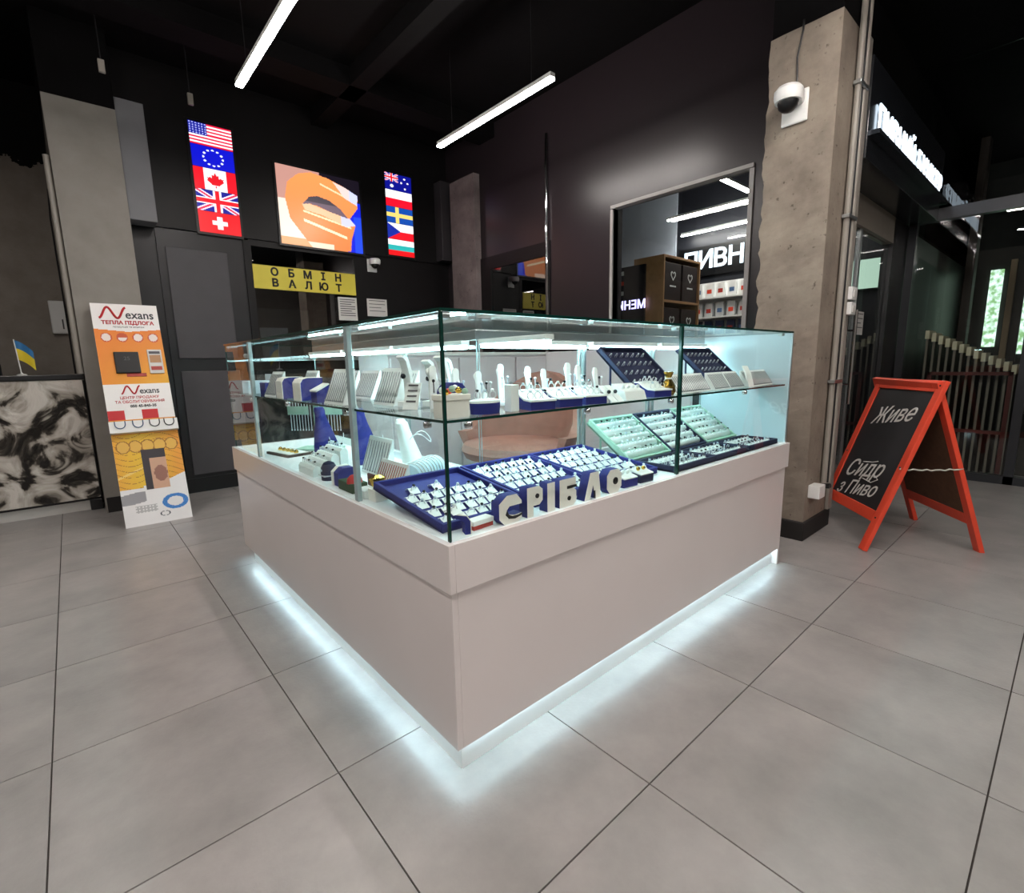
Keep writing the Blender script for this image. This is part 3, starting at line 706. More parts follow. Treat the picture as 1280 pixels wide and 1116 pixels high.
# shelves
SZ = .975
cpane('shelf_glass', (GX+gt+.001, X0+.40, Y0+.40, Y1-.08, SZ-.007, SZ), 2)
cpane('shelf_glass', (GX+gt+.001, X1-.03, GY+gt+.001, Y0+.40, SZ-.007, SZ), 2)
cl = MB().lathe([(.009, 0), (.011, .003), (.011, .014), (.008, .018)], 12).mesh('shelf_clip', CHROME, True)
for x in (.74, 1.20, 1.68, 2.30): 
    inst(cl, 'shelf_clip', dc, cw @ T(x, GY+gt+.004, SZ-.026))
for y in (1.10, 1.60, 2.2, 2.75): inst(cl, 'shelf_clip', dc, cw @ T(GX+gt+.006, y, SZ-.026))
for x in (1.72, 2.26):
    cbox('shelf_post', (x-.005, x+.005, Y0+.473, Y0+.484, LZ1-.003, GZ-.044), ALU); cbox('shelf_arm', (x-.006, x+.006, Y0+.34, Y0+.475, SZ-.02, SZ-.0065), ALU)
for (x, y) in ((GX+.03, GY+.03), (GX+.03, 1.54), (1.73, GY+.03), (X1-.06, GY+.03)):
    cbox('top_clip', (x-.012, x+.012, y-.012, y+.012, GZ-.022, GZ-.009), ALU, .003)

# ------------------------------------------------------------------ things seen inside the ring behind the showcase
bc = thing('back_cabinet', 'white laminate cabinet standing behind the showcase inside the sales area', 'cabinet', T(1.42, 2.72, 0))
obox('body', (0, 1.5, 0, .4, 0, 1.165), mat('cabinet_mauve', (206, 192, 196), .4, vary=.02), bc, .003)
obox('cabinet_top', (-.01, 1.51, -.015, .41, 1.165, 1.185), PANEL, bc, .002)
obox('side_partition', (1.3, 1.325, -1.21, -.02, 0, 1.185), MATS['cabinet_mauve'], bc, .002)
for k in range(3): 
    d_ = obox('cabinet_door', (.01+k*.497, .49+k*.497, -.018, 0, .1, 1.15), mat('cabinet_door_mauve', (200, 186, 190), .4, vary=.02), bc, .003)
    obox('door_knob', (.44+k*.497, .455+k*.497, -.035, -.018, .9, .98), ALU, d_, .002)
ac = thing('pink_armchair', 'pink leather shell chair for the seller behind the showcase', 'chair', T(1.86, 2.08, 0, R(-75)))
sh = MB(); n = 14; nz = 8; vs = []; fs = []
for i in range(n+1):
    a = R(-15)+R(210)*i/n
    for j in range(nz+1):
        tt = j/nz; hgt = .60+(.12+.34*max(0, math.sin(a))**1.3)*tt; rr = .29+.05*tt
        vs.append((rr*math.cos(a)*1.1, rr*math.sin(a), hgt))
m_ = len(vs)
for i in range(n+1):
    a = R(-15)+R(210)*i/n
    for j in range(nz+1):
        x, y, z = vs[i*(nz+1)+j]; vs.append((x*.86, y*.86, z))
def gi(i, j, o=0): return o*m_+i*(nz+1)+j
for i in range(n):
    for j in range(nz):
        fs.append((gi(i, j), gi(i+1, j), gi(i+1, j+1), gi(i, j+1))); fs.append((gi(i, j, 1), gi(i, j+1, 1), gi(i+1, j+1, 1), gi(i+1, j, 1)))
    fs.append((gi(i, nz), gi(i+1, nz), gi(i+1, nz, 1), gi(i, nz, 1))); fs.append((gi(i, 0), gi(i, 0, 1), gi(i+1, 0, 1), gi(i+1, 0)))
for i in (0, n):
    for j in range(nz): fs.append((gi(i, j), gi(i, j+1), gi(i, j+1, 1), gi(i, j, 1)))
sh.add(vs, fs).build('backrest', PINK, ac, smooth=True)
MB().lathe([(.05, .58), (.28, .59), (.30, .63), (.285, .665), (.15, .685), (.001, .69)], 22, 0, None, 1.1, 1.).build('seat', PINK, ac, smooth=True)
MB().tube([(0, 0, .06), (0, 0, .59)], .03, 10).build('column', CHROME, ac, smooth=True)
for k in range(5):
    a = 2*math.pi*k/5; MB().tube([(0, 0, .08), (.26*math.cos(a), .26*math.sin(a), .04)], .02, 8).build('leg', CHROME, ac); 
    MB().ball((.26*math.cos(a), .26*math.sin(a), .025), .025, 8).build('caster', BLK, ac)

# ------------------------------------------------------------------ rings and ring trays
def ring_mesh(stone):
    b = MB(); n = 12
    b.tube([(.0105*math.cos(2*math.pi*k/n), 0, .0105+.0105*math.sin(2*math.pi*k/n)) for k in range(n)], .0017, 5, 0, None, True)
    b.lathe([(.002, .019), (.0055, .023), (.004, .0265), (.001, .027)], 6, 1)
    return b.mesh('ring', [SILVER, stone], False)
RM = [ring_mesh(DSTONE), ring_mesh(GSTONE), ring_mesh(SILVER)]
tagme = MB().add([(-.0165, -.022, .002), (.0165, -.022, .002), (.0165, .004, .013), (-.0165, .004, .013), (-.0165, .022, .004), (.0165, .022, .004),
                  (-.0165, -.022, .001), (.0165, -.022, .001), (.0165, .004, .011), (-.0165, .004, .011), (-.0165, .022, .001), (.0165, .022, .001)],
                 [(0, 1, 2, 3), (3, 2, 5, 4), (6, 9, 8, 7), (9, 10, 11, 8), (0, 6, 7, 1), (4, 5, 11, 10), (1, 7, 8, 2), (2, 8, 11, 5), (0, 3, 9, 6), (3, 4, 10, 9)]).mesh('price_tag', CARD)
RC = [0]
def ring(M, label, group, tagged=True, loose=.1):
    a = random.uniform(-.3, .3)
    k = random.choice((0, 0, 1, 2)); o = inst(RM[k], 'ring', None, M @ Matrix.Rotation(a, 4, 'Z'))
    tag(o, label, 'ring', group); RC[0] += 1
    if tagged: inst(tagme, 'price_tag', o, Matrix.Rotation(-a, 4, 'Z') @ T(0, .004, 0, random.uniform(-loose, loose)))
    return o
def tray(name, M, wd, dp, m, label, group, pads=0, rimh=.026):
    t = thing(name, label, 'tray', M, group)
    obox('tray_base', (0, wd, 0, dp, 0, .008), m, t)
    for nm, b in (('rim', (0, wd, 0, .012, 0, rimh)), ('rim', (0, wd, dp-.012, dp, 0, rimh)), ('rim', (0, .012, .012, dp-.012, 0, rimh)), ('rim', (wd-.012, wd, .012, dp-.012, 0, rimh))):
        obox(nm, b, m, t, .002)
    up = M.to_3x3() @ Vector((0, 0, 1))
    if up.z < .999:      # strut from the raised back edge down to what the tray stands on
        z0 = M.translation.z-(.004 if up.z < .9 and M.translation.z < .9 else 0); Mi = M.inverted()
        for xx in (wd*.25, wd*.75):
            p = M @ Vector((xx, dp-.02, .004)); q = Vector((p.x, p.y, z0))
            MB().tube([Mi @ p, Mi @ q], .005, 6).build('tray_strut', m, t)
    pm_ = None
    for k in range(pads):
        y0 = .02+(dp-.04)*k/pads; hh = (dp-.04)/pads
        if pm_ is None: pm_ = MB().tube([(.018, 0, .012), (wd-.018, 0, .012)], hh*.36, 8).mesh('ring_pad', PADW, True)
        inst(pm_, 'ring_pad', t, T(0, y0+hh/2, 0))
    return t
DZ = LZ1-.002
tilt = R(7)
trs = [(.69, 0), (1.03, 0), (1.37, 0)]
for k, (x, by) in enumerate(trs):
    M = T(x, 1.075, DZ, 0, tilt)
    nm = ('nearest the showcase corner post', 'in the middle of the three blue trays', 'beside the pale green tilted tray')[k]
    tray('ring_tray', M, .332, .40, BLUE, 'wide blue velvet ring tray '+nm, 'blue ring trays')
    for j in range(6):
        for i in range(7):
            if k == 0 and j > 3 and not (j == 4 and i in (1, 3)): continue
            if k == 0 and j == 0 and i > 4: continue
            ring(M @ T(.04+.0425*i+random.uniform(-.002, .002), .045+.061*j+random.uniform(-.004, .004), .009), 'tagged silver ring in the blue tray '+nm, 'rings in the blue tray '+nm)
# steeply tilted trays at the back
for k, (x, m, cn) in enumerate(((1.755, GREENV, 'pale green ring tray tilted up beside the blue trays'), (2.085, NAVY, 'navy ring tray tilted up between two pale green trays'), (2.415, GREENV, 'pale green ring tray tilted up near the frosted end'))):
    M = T(x-.03, 1.235, DZ+.004, 0, R(35))
    tray('tilted_ring_tray', M, .32, .275, m, cn, 'tilted ring trays', 5, .03)
    for j in range(5):
        for i in range(7): ring(M @ T(.04+.04*i, .043+.047*j, .021, 0, R(-20)), 'silver ring in the '+cn, 'rings in the '+cn, False)
for k, x in enumerate((1.75, 2.085, 2.42)):
    M = T(x, 1.022, DZ, 0, 0)
    nm = ('in front of the first pale green tray', 'in front of the navy tilted tray', 'at the frosted end of the case')[k]
    tray('flat_ring_tray', M, .325, .19, NAVY, 'shallow navy ring tray '+nm, 'shallow navy trays')
    for j in range(3):
        for i in range(8): ring(M @ T(.034+.0367*i, .038+.052*j, .0085), 'silver ring in the shallow navy tray '+nm, 'rings in the shallow navy tray '+nm, j != 1, 0)
# dark trays on the upper shelf
stud = MB().tube([(-.006, 0, .0), (-.006, 0, .012), (0, 0, .017), (.006, 0, .012), (.006, 0, 0)], .0016, 5).ball((0, 0, .018), .004, 6).mesh('earring', SILVER, True)
for k, x in enumerate((1.73, 2.37)):
    M = T(x, 1.215, SZ, 0, R(42))
    nm = ('behind the gold pouch', 'behind the silver chain boards')[k]
    tray('earring_tray', M, .32, .265, NAVY, 'dark navy earring tray tilted up '+nm, 'dark earring trays')
    for j in range(4):
        for i in range(7):
            o = inst(stud, 'earring', None, M @ T(.04+.04*i, .05+.055*j, .008, 0, R(-10))); tag(o, 'small silver earring in the dark navy tray '+nm, 'earring', 'earrings in the dark tray '+nm)

# ------------------------------------------------------------------ word blocks reading СРІБЛО
def circ(cx, cy, r, n=14): return [(cx+r*math.cos(2*math.pi*k/n), cy+r*math.sin(2*math.pi*k/n)) for k in range(n)]
def block(x, loops, label, inset, h=.1, rz=0):
    t = thing('letter_block', label, 'letter', T(x, 1.013, DZ, rz) @ Matrix.Diagonal((.95, 1, .9, 1)), 'letter blocks spelling the word for silver')
    # outlines stand up: local x right, local y up, thickness along depth
    shape('letter_body', loops, .034, [CREAM, BLUE], t, XZ(0, .017, 0))
    for lp in inset: shape('letter_recess', [lp], .002, BLK, t, XZ(0, -.0005, 0))
    return t
H = .098
block(.835, [[(.0, .02), (.018, 0), (.075, 0), (.088, .012), (.088, .026), (.06, .024), (.035, .03), (.03, .045), (.04, .055), (.088, .055), (.088, .065), (.068, .09), (.03, .09), (.0, .068)]], 'cream letter block C with blue sides on the deck', [[(.03, .045), (.035, .03), (.05, .022), (.075, .022), (.088, .026), (.088, .018), (.06, .012), (.036, .016), (.024, .03)]])
block(.94, [[(0, 0), (.026, 0), (.026, .035), (.052, .035), (.066, .048), (.066, .085), (.05, H), (0, H)]], 'cream letter block P with blue sides on the deck', [circ(.042, .066, .008)])
block(1.022, [[(0, 0), (.034, 0), (.034, H), (0, H)]], 'plain cream letter block I standing between P and the next block', [])
block(1.075, [[(0, 0), (.066, 0), (.08, .012), (.08, .05), (.066, .062), (.045, .062), (.045, .072), (.078, .072), (.078, H), (0, H)]], 'cream letter block with a slot and a round hole', [circ(.045, .028, .008), [(.035, .062), (.08, .062), (.08, .072), (.035, .072)]])
block(1.19, [[(0, 0), (.03, 0), (.045, .05), (.056, .0), (.088, 0), (.075, H), (.03, H)]], 'cream slanted letter block L with blue left side', [[(.048, .03), (.056, .03), (.058, 0), (.052, 0)]])
block(1.305, [[(.016, 0), (.066, 0), (.084, .02), (.084, .07), (.064, .09), (.018, .09), (0, .07), (0, .02)]], 'cream letter block O with a round black hole', [circ(.048, .045, .014)])
# objects beside the letters
rs = thing('ring_stand', 'curved cream and blue ring stand by the corner post', 'stand', T(.70, 1.035, DZ, R(-20)))
cp = [(.045, 0), (.045, .035), (.035, .05), (.0, .058), (-.0, .048), (.02, .042), (.03, .03), (.03, 0)]
MB().prism(cp, 0, .03, 1).build('stand_body', BLUE, rs); MB().prism([(a, b+.0) for a, b in [(.047, 0), (.047, .036), (.036, .052), (.0, .06), (0, .058), (.035, .05), (.045, .035), (.045, 0)]], -.001, .031, 1).build('stand_band', CREAM, rs)
ring(T(.71, 1.045, DZ+.058), 'silver ring with price tag on the curved ring stand', None)
bx = thing('bracelet_box', 'long white and red bracelet box beside the letter C', 'box', T(.76, 1.03, DZ, R(4)))
obox('box_lid', (0, .075, 0, .035, .012, .026), WHITE, bx, .002); obox('box_base', (0.002, .073, .002, .033, 0, .012), RED, bx, .001)
for k, (x, y) in enumerate(((1.41, 1.02), (1.51, 1.02))):
    t = thing('low_ring_box', ('small blue box holding a pearl cluster by the letter O', 'small navy box with a white gold-studded pad')[k], 'box', T(x, y, DZ, R(-4)))
    obox('box_body', (0, .075, 0, .05, 0, .03), (BLUE, NAVY)[k], t, .002)
    MB().prism([(0, .03), (.05, .038), (.05, .046), (0, .034)], .002, .073, 0).build('white_pad', CARD, t)
    for q in range(4): MB().ball((.015+.015*q, .025+.008*(q % 2), .05), .008, 8).build('pearl', (PADW, GOLD)[(q+k) % 2 if k else 0], t, smooth=True)

# ------------------------------------------------------------------ upper shelf, right arm
def prong(hh, wd):
    n = 8; out = [(-wd*.32, 0), (wd*.32, 0)]+[(wd/2*math.cos(math.pi*k/n), hh-wd/2+wd/2*math.sin(math.pi*k/n)) for k in range(n+1)]
    return out
def prong_stand(x, y, rz, label, hh=.085, nprong=2):
    t = thing('earring_stand', label, 'stand', T(x, y, SZ, rz), 'white forked earring stands')
    obox('stand_base', (-.026, .026, -.016, .02, 0, .012), CARD, t, .002)
    for k in range(nprong):
        xx = (k-(nprong-1)/2)*.026
        shape('prong', [prong(hh-.012*(k % 2), .022)], .006, CARD, t, XZ(xx, .008*k, .01) @ Matrix.Rotation(R(-10), 4, 'X') @ Matrix.Rotation(R(-7+14*k), 4, 'Z'))
        o = MB().ball((xx, -.012+.008*k, hh*.72), .0048, 8).tube([(xx, -.012+.008*k, hh*.72), (xx, -.012+.008*k, hh*.45)], .0018, 5).build('earring', (DSTONE, SILVER, GSTONE)[(k+int(x*50)) % 3], t)
    return t
WL = ['forked white earring stand '+q for q in ('behind the round blue stand', 'between round stand and white post', 'behind the tall white post', 'above the first blue wedge', 'above the second blue wedge', 'above the third blue wedge', 'right of the third blue wedge', 'beside the dark tilted tray', 'in front of the dark tilted tray')]
for k, x in enumerate((.79, .875, .955, 1.05, 1.15, 1.25, 1.345, 1.43, 1.50)): prong_stand(x, 1.21+.025*(k % 2), R(-6+5*(k % 3)), WL[k], .125-.01*(k % 3), 3 if k in (0, 2) else 2)
def wedge(x, y, rz, label):
    t = thing('wedge_stand', label, 'stand', T(x, y, SZ, rz), 'blue wedge stands on the glass shelf')
    pr = [(0, 0), (.105, 0), (.105, .05), (.085, .05), (.06, .036), (.035, .026), (0, .024)]
    MB().prism(pr, 0, .085, 0).build('wedge_body', BLUE, t)
    MB().prism([(-.003, .024), (.035, .026), (.06, .036), (.085, .05), (.108, .05), (.108, .055), (.083, .055), (.058, .041), (.034, .031), (-.003, .029)], -.002, .087, 0).build('white_top', CARD, t)
    for k in range(6):
        o = inst(RM[(k+int(x*100)) % 3], 'ring', None, T(x, y, SZ, rz) @ T(.018+.025*(k % 3), .03+.042*(k//3), .03+.02*(k//3)))
        tag(o, 'silver ring on the '+label.split(' blue')[0]+' blue wedge stand', 'ring', 'rings on the '+label)
for k, (x, lab) in enumerate(((.975, 'first blue wedge stand from the white post'), (1.095, 'second blue wedge stand from the white post'), (1.215, 'third blue wedge stand from the white post'), (1.60, 'last blue wedge stand beside the gold pouch'))):
    wedge(x, 1.03, R(-12), lab)
t = thing('gift_box', 'cream box with artificial flowers at the shelf corner', 'box', T(.685, 1.03, SZ))
obox('box_body', (0, .075, 0, .055, 0, .055), CREAM, t, .002); obox('box_lid', (-.003, .078, -.003, .058, .045, .06), CREAM, t, .002)
for q in range(7): MB().ball((.01+.01*q, .012+.03*(q % 2), .066+.004*(q % 3)), .009, 7).build('flower', (GOLD, PADW, GREENV, ORANGE)[q % 4], t, smooth=True)
t = thing('velvet_roll', 'upright blue velvet half roll behind the cream box', 'stand', T(.80, 1.14, SZ))
MB().prism([(.035*math.cos(math.pi*k/12), .05+.035*math.sin(math.pi*k/12)) for k in range(13)]+[(-.035, 0), (.035, 0)], 0, .05, 1).build('roll_body', BLUE, t, smooth=False)
t = thing('oval_stand', 'oval blue ring stand with white top on the glass shelf', 'stand', T(.845, 1.075, SZ))
MB().lathe([(.045, 0), (.047, .02), (.047, .03)], 20, 0, None, 1, .7).build('oval_body', BLUE, t, smooth=True); MB().lathe([(.048, .03), (.048, .036), (.03, .04)], 20, 0, None, 1, .7).build('white_top', CARD, t, smooth=True)
for q in range(3):
    o = inst(RM[q], 'ring', None, T(.819+.027*q, 1.075, SZ+.0395)); tag(o, 'silver ring on the oval blue stand', 'ring', 'rings on the oval blue stand')
t = thing('white_post', 'tall square white acrylic post on the shelf edge', 'post', T(.915, 1.045, SZ))
obox('post_body', (0, .03, 0, .03, 0, .075), CARD, t, .002); obox('post_cap', (-.01, .04, -.008, .038, .075, .08), GLASS, t, .001)
for k, x in enumerate((1.35, 1.385, 1.43)):
    t = thing('stud_card', ('narrow white card with a dark stone', 'narrow white card with an oval stone', 'broad white card with a row of studs')[k]+' beside the third wedge', 'card', T(x, 1.03, SZ, R(-8)))
    wd = (.026, .026, .10)[k]
    MB().prism([(0, 0), (.07, .052), (.072, .048), (.004, 0)] if k < 2 else [(0, 0), (.012, .03), (.075, .055), (.08, .0)], 0, wd, 0).build('card_body', CARD, t)
    for q in range(1 if k < 2 else 4): MB().ball((.013+.024*q, .03, .032 if k < 2 else .045), .007, 8).build('stone', (DSTONE, NGREY, SILVER)[k], t, smooth=True)
t = thing('gold_pouch', 'crumpled gold organza pouch on the glass shelf', 'pouch', T(1.747, 1.065, SZ))
MB().lathe([(.03, 0), (.04, .012), (.036, .035), (.02, .055), (.012, .064), (.024, .082), (.028, .09)], 11, 0, None, 1, .6).build('pouch_body', GOLD, t)
MB().tube([(.014*math.cos(a), .009*math.sin(a), .064) for a in [2*math.pi*k/10 for k in range(10)]], .003, 6, 0, None, True).build('drawstring', CARD, t)
def chain_board(M, wd, n_, label, group, hh=.10, m=CARD, chm=None):
    chm = chm or mat('chain_silver', (150, 156, 160), .3, .8)
    t = thing('chain_board', label, 'display board', M, group)
    MB().prism([(0, 0), (.05, hh), (.054, hh), (.05, 0)], 0, wd, 0).build('board', m, t)
    L = math.hypot(.05, hh); a = math.atan2(.05, hh)
    me = MB().tube([(0, 0, .9*L), (.003, 0, .5*L), (.0, 0, .12*L)], .0016, 4).ball((0, 0, .1*L), .0035, 6).mesh('chain', chm)
    for k in range(n_): inst(me, 'chain', t, T(wd*(k+.5)/n_, -.0025, 0, 0, -a))
    return t
for k, x in enumerate((1.80, 1.96, 2.12, 2.29, 2.46, 2.62)):
    chain_board(T(x, 1.06+.01*(k % 2), SZ, R(2)), .15, 10, 'white board of hanging silver chains '+('beside the gold pouch', 'before the dark tilted tray', 'behind the glass joint', 'before the second dark tray', 'before the frosted panel', 'at the frosted end of the shelf')[k], 'white chain boards on the right shelf', .075)
t = thing('tall_pendant_card', 'tall curled white pendant card among the chain boards', 'card', T(2.42, 1.045, SZ, R(-15)))
MB().prism([(0, 0), (.02, .06), (.045, .10), (.05, .098), (.028, .058), (.01, 0)], 0, .035, 0).build('card_body', CARD, t)

# ------------------------------------------------------------------ upper shelf, left arm (items face -X)
def LF(x, y, z, rz=0): return T(x, y, z, R(-90)+rz)      # local -y faces -X, local x runs towards -Y
chain_board(LF(.70, 2.62, SZ), .17, 10, 'white slanted board of silver pendants next to the blue cube', 'white boards on the left shelf', .115)
chain_board(LF(.70, 1.86, SZ), .17, 10, 'white slanted board of silver pendants behind the middle glass joint', 'white boards on the left shelf', .125)
chain_board(LF(.80, 1.66, SZ), .15, 9, 'white slanted board of silver pendants before the forked corner stands', 'white boards on the left shelf', .125)
for k, y in enumerate((2.72, 2.25, 2.05, 1.75)): chain_board(LF(.90, y, SZ), .16, 10, 'rear white board of silver earrings '+('at the far end of the left shelf', 'behind the first arched stand', 'behind the second arched stand', 'behind the middle glass joint')[k], 'rear white boards on the left shelf', .115)
for k, y in enumerate((2.40, 2.17)):
    t = thing('arched_stand', 'arched cream and blue stand '+('next to the pendant board by the blue cube', 'with a plain cream front')[k], 'stand', LF(.69, y, SZ))
    ar = [(0, 0), (0, .07), (.01, .085), (.03, .09), (.09, .09), (.09, 0)]
    MB().prism(ar, 0, .10, 0).build('stand_body', BLUE, t)
    MB().prism([(-.002, 0), (-.002, .071), (.009, .087), (.03, .092), (.09, .092), (.09, .09), (.03, .0905), (.0105, .0855), (0, .07), (0, 0)], .012, .103, 0).build('cream_cover', CREAM, t)
    if k == 0:
        for q in range(6): MB().tube([(.025+.013*q, -.003, .075), (.025+.013*q, -.003, .025)], .0015, 5).build('chain', SILVER, t)
t = thing('blue_cube', 'blue velvet cube on the left shelf', 'box', LF(.73, 2.80, SZ)); obox('cube_body', (0, .09, 0, .08, 0, .06), BLUE, t, .003); obox('cube_top', (.01, .08, .01, .07, .058, .064), CARD, t, .002)
t = thing('blue_cube', 'tilted blue ring cube before the second pendant board', 'box', LF(.69, 1.96, SZ)); MB().prism([(0, 0), (.0, .04), (.05, .065), (.05, 0)], 0, .06, 0).build('cube_body', BLUE, t); MB().prism([(-.002, .04), (.05, .067), (.05, .072), (-.004, .046)], -.002, .062, 0).build('cube_top', CARD, t)
t = thing('acrylic_riser', 'clear acrylic riser at the far end of the left shelf', 'stand', LF(.70, 3.02, SZ)); 
obox('riser_top', (0, .13, 0, .12, .06, .066), FROST, t); 
for x in (0, .124): obox('riser_leg', (x, x+.006, 0, .12, 0, .06), FROST, t)
obox('riser_back', (0, .13, .12, .126, 0, .10), FROST, t)
for k, (x, y) in enumerate(((.80, 1.475), (.86, 1.42), (.83, 1.30), (.95, 1.45))):
    t = thing('necklace_finger', 'tall curved white display finger with '+('a big dark stone', 'a dark stone drop', 'four studs', 'small dark studs')[k], 'stand', LF(x, y, SZ, R(18)))
    hh = (.16, .145, .155, .15)[k]
    MB().prism([(.03, 0), (.028, hh*.6), (.012, hh*.93), (-.004, hh), (.006, hh*1.04), (.024, hh*.97), (.04, hh*.7), (.045, 0)], 0, .03, 0).build('finger', CARD, t)
    obox('finger_base', (-.006, .036, 0, .06, 0, .018), CARD, t, .002)
    for q in range(1 if k < 2 else 4): MB().ball((.015, .012 if k < 2 else .02, hh*(.62 if k < 2 else .85-.17*q)), .009 if k < 2 else .0045, 8).build('stone', DSTONE, t, smooth=True)
t = thing('leaning_tag', 'white printed price card leaning on the shelf by the corner', 'card', LF(.76, 1.38, SZ, R(25)))
MB().prism([(0, 0), (.03, .08), (.032, .08), (.003, 0)], 0, .055, 0).build('card_body', CARD, t)
for q in range(4): MB().prism([(.0065+.006*q, .022+.016*q), (.0085+.006*q, .027+.016*q), (.0095+.006*q, .027+.016*q), (.0075+.006*q, .022+.016*q)], .01, .045, 0).build('text_line', INK, t)
t = thing('navy_ring_box', 'small navy ring box on the shelf between the display fingers', 'box', LF(.90, 1.36, SZ)); obox('box_body', (0, .05, 0, .045, 0, .05), CARD, t, .002); obox('box_lid', (-.002, .052, -.002, .047, .05, .075), BLUE, t, .006)

# ------------------------------------------------------------------ lower deck, left arm
t = thing('earring_rack', 'grey T-shaped acrylic rack hung with long earrings', 'rack', LF(.86, 2.80, DZ, R(40)))
obox('rack_post', (.13, .18, .02, .03, 0, .27), GREENV, t, .002); obox('rack_base', (.04, .27, -.04, .08, 0, .01), GREENV, t, .002); obox('rack_bar', (0, .31, -.004, .02, .255, .285), GREENV, t, .004)
ea = MB().tube([(0, 0, 0), (0, 0, -.15)], .0018, 4).ball((0, 0, -.15), .004, 6).mesh('long_earring', SILVER)
for k in range(18):
    if 7 < k < 10: continue
    inst(ea, 'long_earring', t, T(.015+.0165*k, -.006, .258))
for x in (.0, .19): obox('header_card', (x, x+.12, -.009, -.006, .19, .235), GREENV, t)
BUST = [(.085, 0), (.088, .02), (.078, .07), (.06, .13), (.042, .18), (.034, .215), (.036, .235), (.028, .25)]
for k, (x, y) in enumerate(((.90, 2.38), (1.0, 2.16))):
    t = thing('velvet_bust', 'blue velvet necklace bust '+('beside the earring rack', 'behind the slanted pendant card')[k], 'bust', T(x, y, DZ, R(40)))
    MB().lathe(BUST, 20, 0, Matrix(((1, 0, 0, 0), (0, 1, .14, 0), (0, 0, 1, 0), (0, 0, 0, 1))), 1, .6).build('bust_body', BLUE, t, smooth=True)
    MB().tube([(.07*math.cos(a), -.045-.01*math.sin(-a), .13+.085*math.sin(a)) for a in [math.pi*1.05+math.pi*.9*q/14 for q in range(15)]], .0018, 5).build('necklace', SILVER, t)
    MB().ball((0, -.055, .045), .007, 8).build('pendant', SILVER, t)
t = thing('white_neck_bust', 'tall white neck bust with a fine chain near the coral bracelets', 'bust', T(1.03, 1.78, DZ, R(50)))
MB().lathe([(.06, 0), (.062, .02), (.052, .08), (.04, .14), (.034, .19), (.034, .21), (.02, .225)], 20, 0, Matrix(((1, 0, 0, 0), (0, 1, .25, 0), (0, 0, 1, 0), (0, 0, 0, 1))), 1.1, .75).build('bust_body', CARD, t, smooth=True)
MB().tube([(.05*math.cos(a), -.02+.045*math.sin(a), .15+.02*math.cos(2*a)) for a in [2*math.pi*q/16 for q in range(16)]], .0018, 5, 0, None, True).build('necklace', SILVER, t)
chain_board(LF(.88, 1.98, DZ), .20, 9, 'large slanted white card of pendants before the blue busts', 'cards on the lower left deck', .15)
chain_board(LF(.78, 1.675, DZ), .19, 12, 'slanted card of red coral bracelets by the glass joint', 'cards on the lower left deck', .105, CARD, RED)
t = thing('bracelet_roll', 'white bracelet roll carrying silver bangles near the corner', 'stand', T(.945, 1.585, DZ+.0505, R(30)))
MB().tube([(-.10, 0, 0), (.10, 0, 0)], .0435, 20).build('roll', FROST, t, smooth=True)
bg = MB().tube([(0, .048*math.cos(2*math.pi*k/16), .048*math.sin(2*math.pi*k/16)) for k in range(16)], .0025, 5, 0, None, True).mesh('bangle', SILVER, True)
for k in range(8): o = inst(bg, 'bangle', None, T(.945, 1.585, DZ+.0505, R(30)) @ T(-.085+.022*k, 0, 0)); tag(o, 'silver bangle round the white bracelet roll', 'bangle', 'bangles on the bracelet roll')
t = thing('cream_bow_box', 'small cream box with a gold bow beside the bracelet roll', 'box', T(.70, 1.485, DZ))
obox('box_body', (0, .05, 0, .05, 0, .04), CREAM, t, .002)
MB().lathe([(.004, .04), (.02, .05), (.03, .075), (.012, .085)], 8, 0, Matrix.Translation((.025, .025, 0)), 1, .4).build('bow', GOLD, t)
t = thing('blue_bow', 'pale blue ribbon bow beside the blue ring tray', 'bow', T(1.09, 1.54-.03, DZ+.0))
for k in range(5):
    a = 2*math.pi*k/5; MB().ball((.018*math.cos(a), .018*math.sin(a), .032), .018, 8).build('petal', mat('pale_blue_ribbon', (120, 170, 226), .5), t, smooth=True)
obox('bow_stand', (-.012, .012, -.012, .012, 0, .025), CARD, t)
for k in range(4):
    t = thing('ring_bolster', 'white ring bolster step '+('lowest by the glass', 'second from the glass', 'third from the glass', 'farthest from the glass')[k]+' on the left deck', 'ring holder', LF(.69+.035*k, 2.18-.01*k, DZ))
    hh = .03+.022*k
    MB().prism([(0, 0), (0, hh), (.01, hh+.012), (.025, hh+.012), (.033, hh), (.033, 0)], 0, .17, 0).build('bolster', PADW, t)
    for q in range(7): inst(RM[q % 3], 'ring', t, T(.018+.022*q, .017, hh+.006))
t = thing('flat_tray', 'flat brown tray of gold pieces at the far lower deck', 'tray', LF(.72, 2.76, DZ, R(10)))
obox('tray_base', (0, .22, 0, .13, 0, .012), WOODD, t); obox('tray_liner', (.012, .208, .012, .118, .01, .014), CARD, t)
for q in range(5): MB().ball((.03+.04*q, .06, .02), .012, 7).build('gold_piece', GOLD, t, smooth=True)
t = thing('dark_dome_box', 'domed navy box with a bright stud on the left deck', 'box', LF(.69, 1.97, DZ)); MB().lathe([(.03, 0), (.032, .03), (.03, .05), (.02, .068), (.004, .075)], 16, 0, Matrix.Translation((.04, .035, 0))).build('dome', NAVY, t, smooth=True); MB().ball((.04, .006, .04), .006, 8).build('stud', GSTONE, t); obox('silver_band', (.008, .072, .002, .068, .018, .022), SILVER, t)
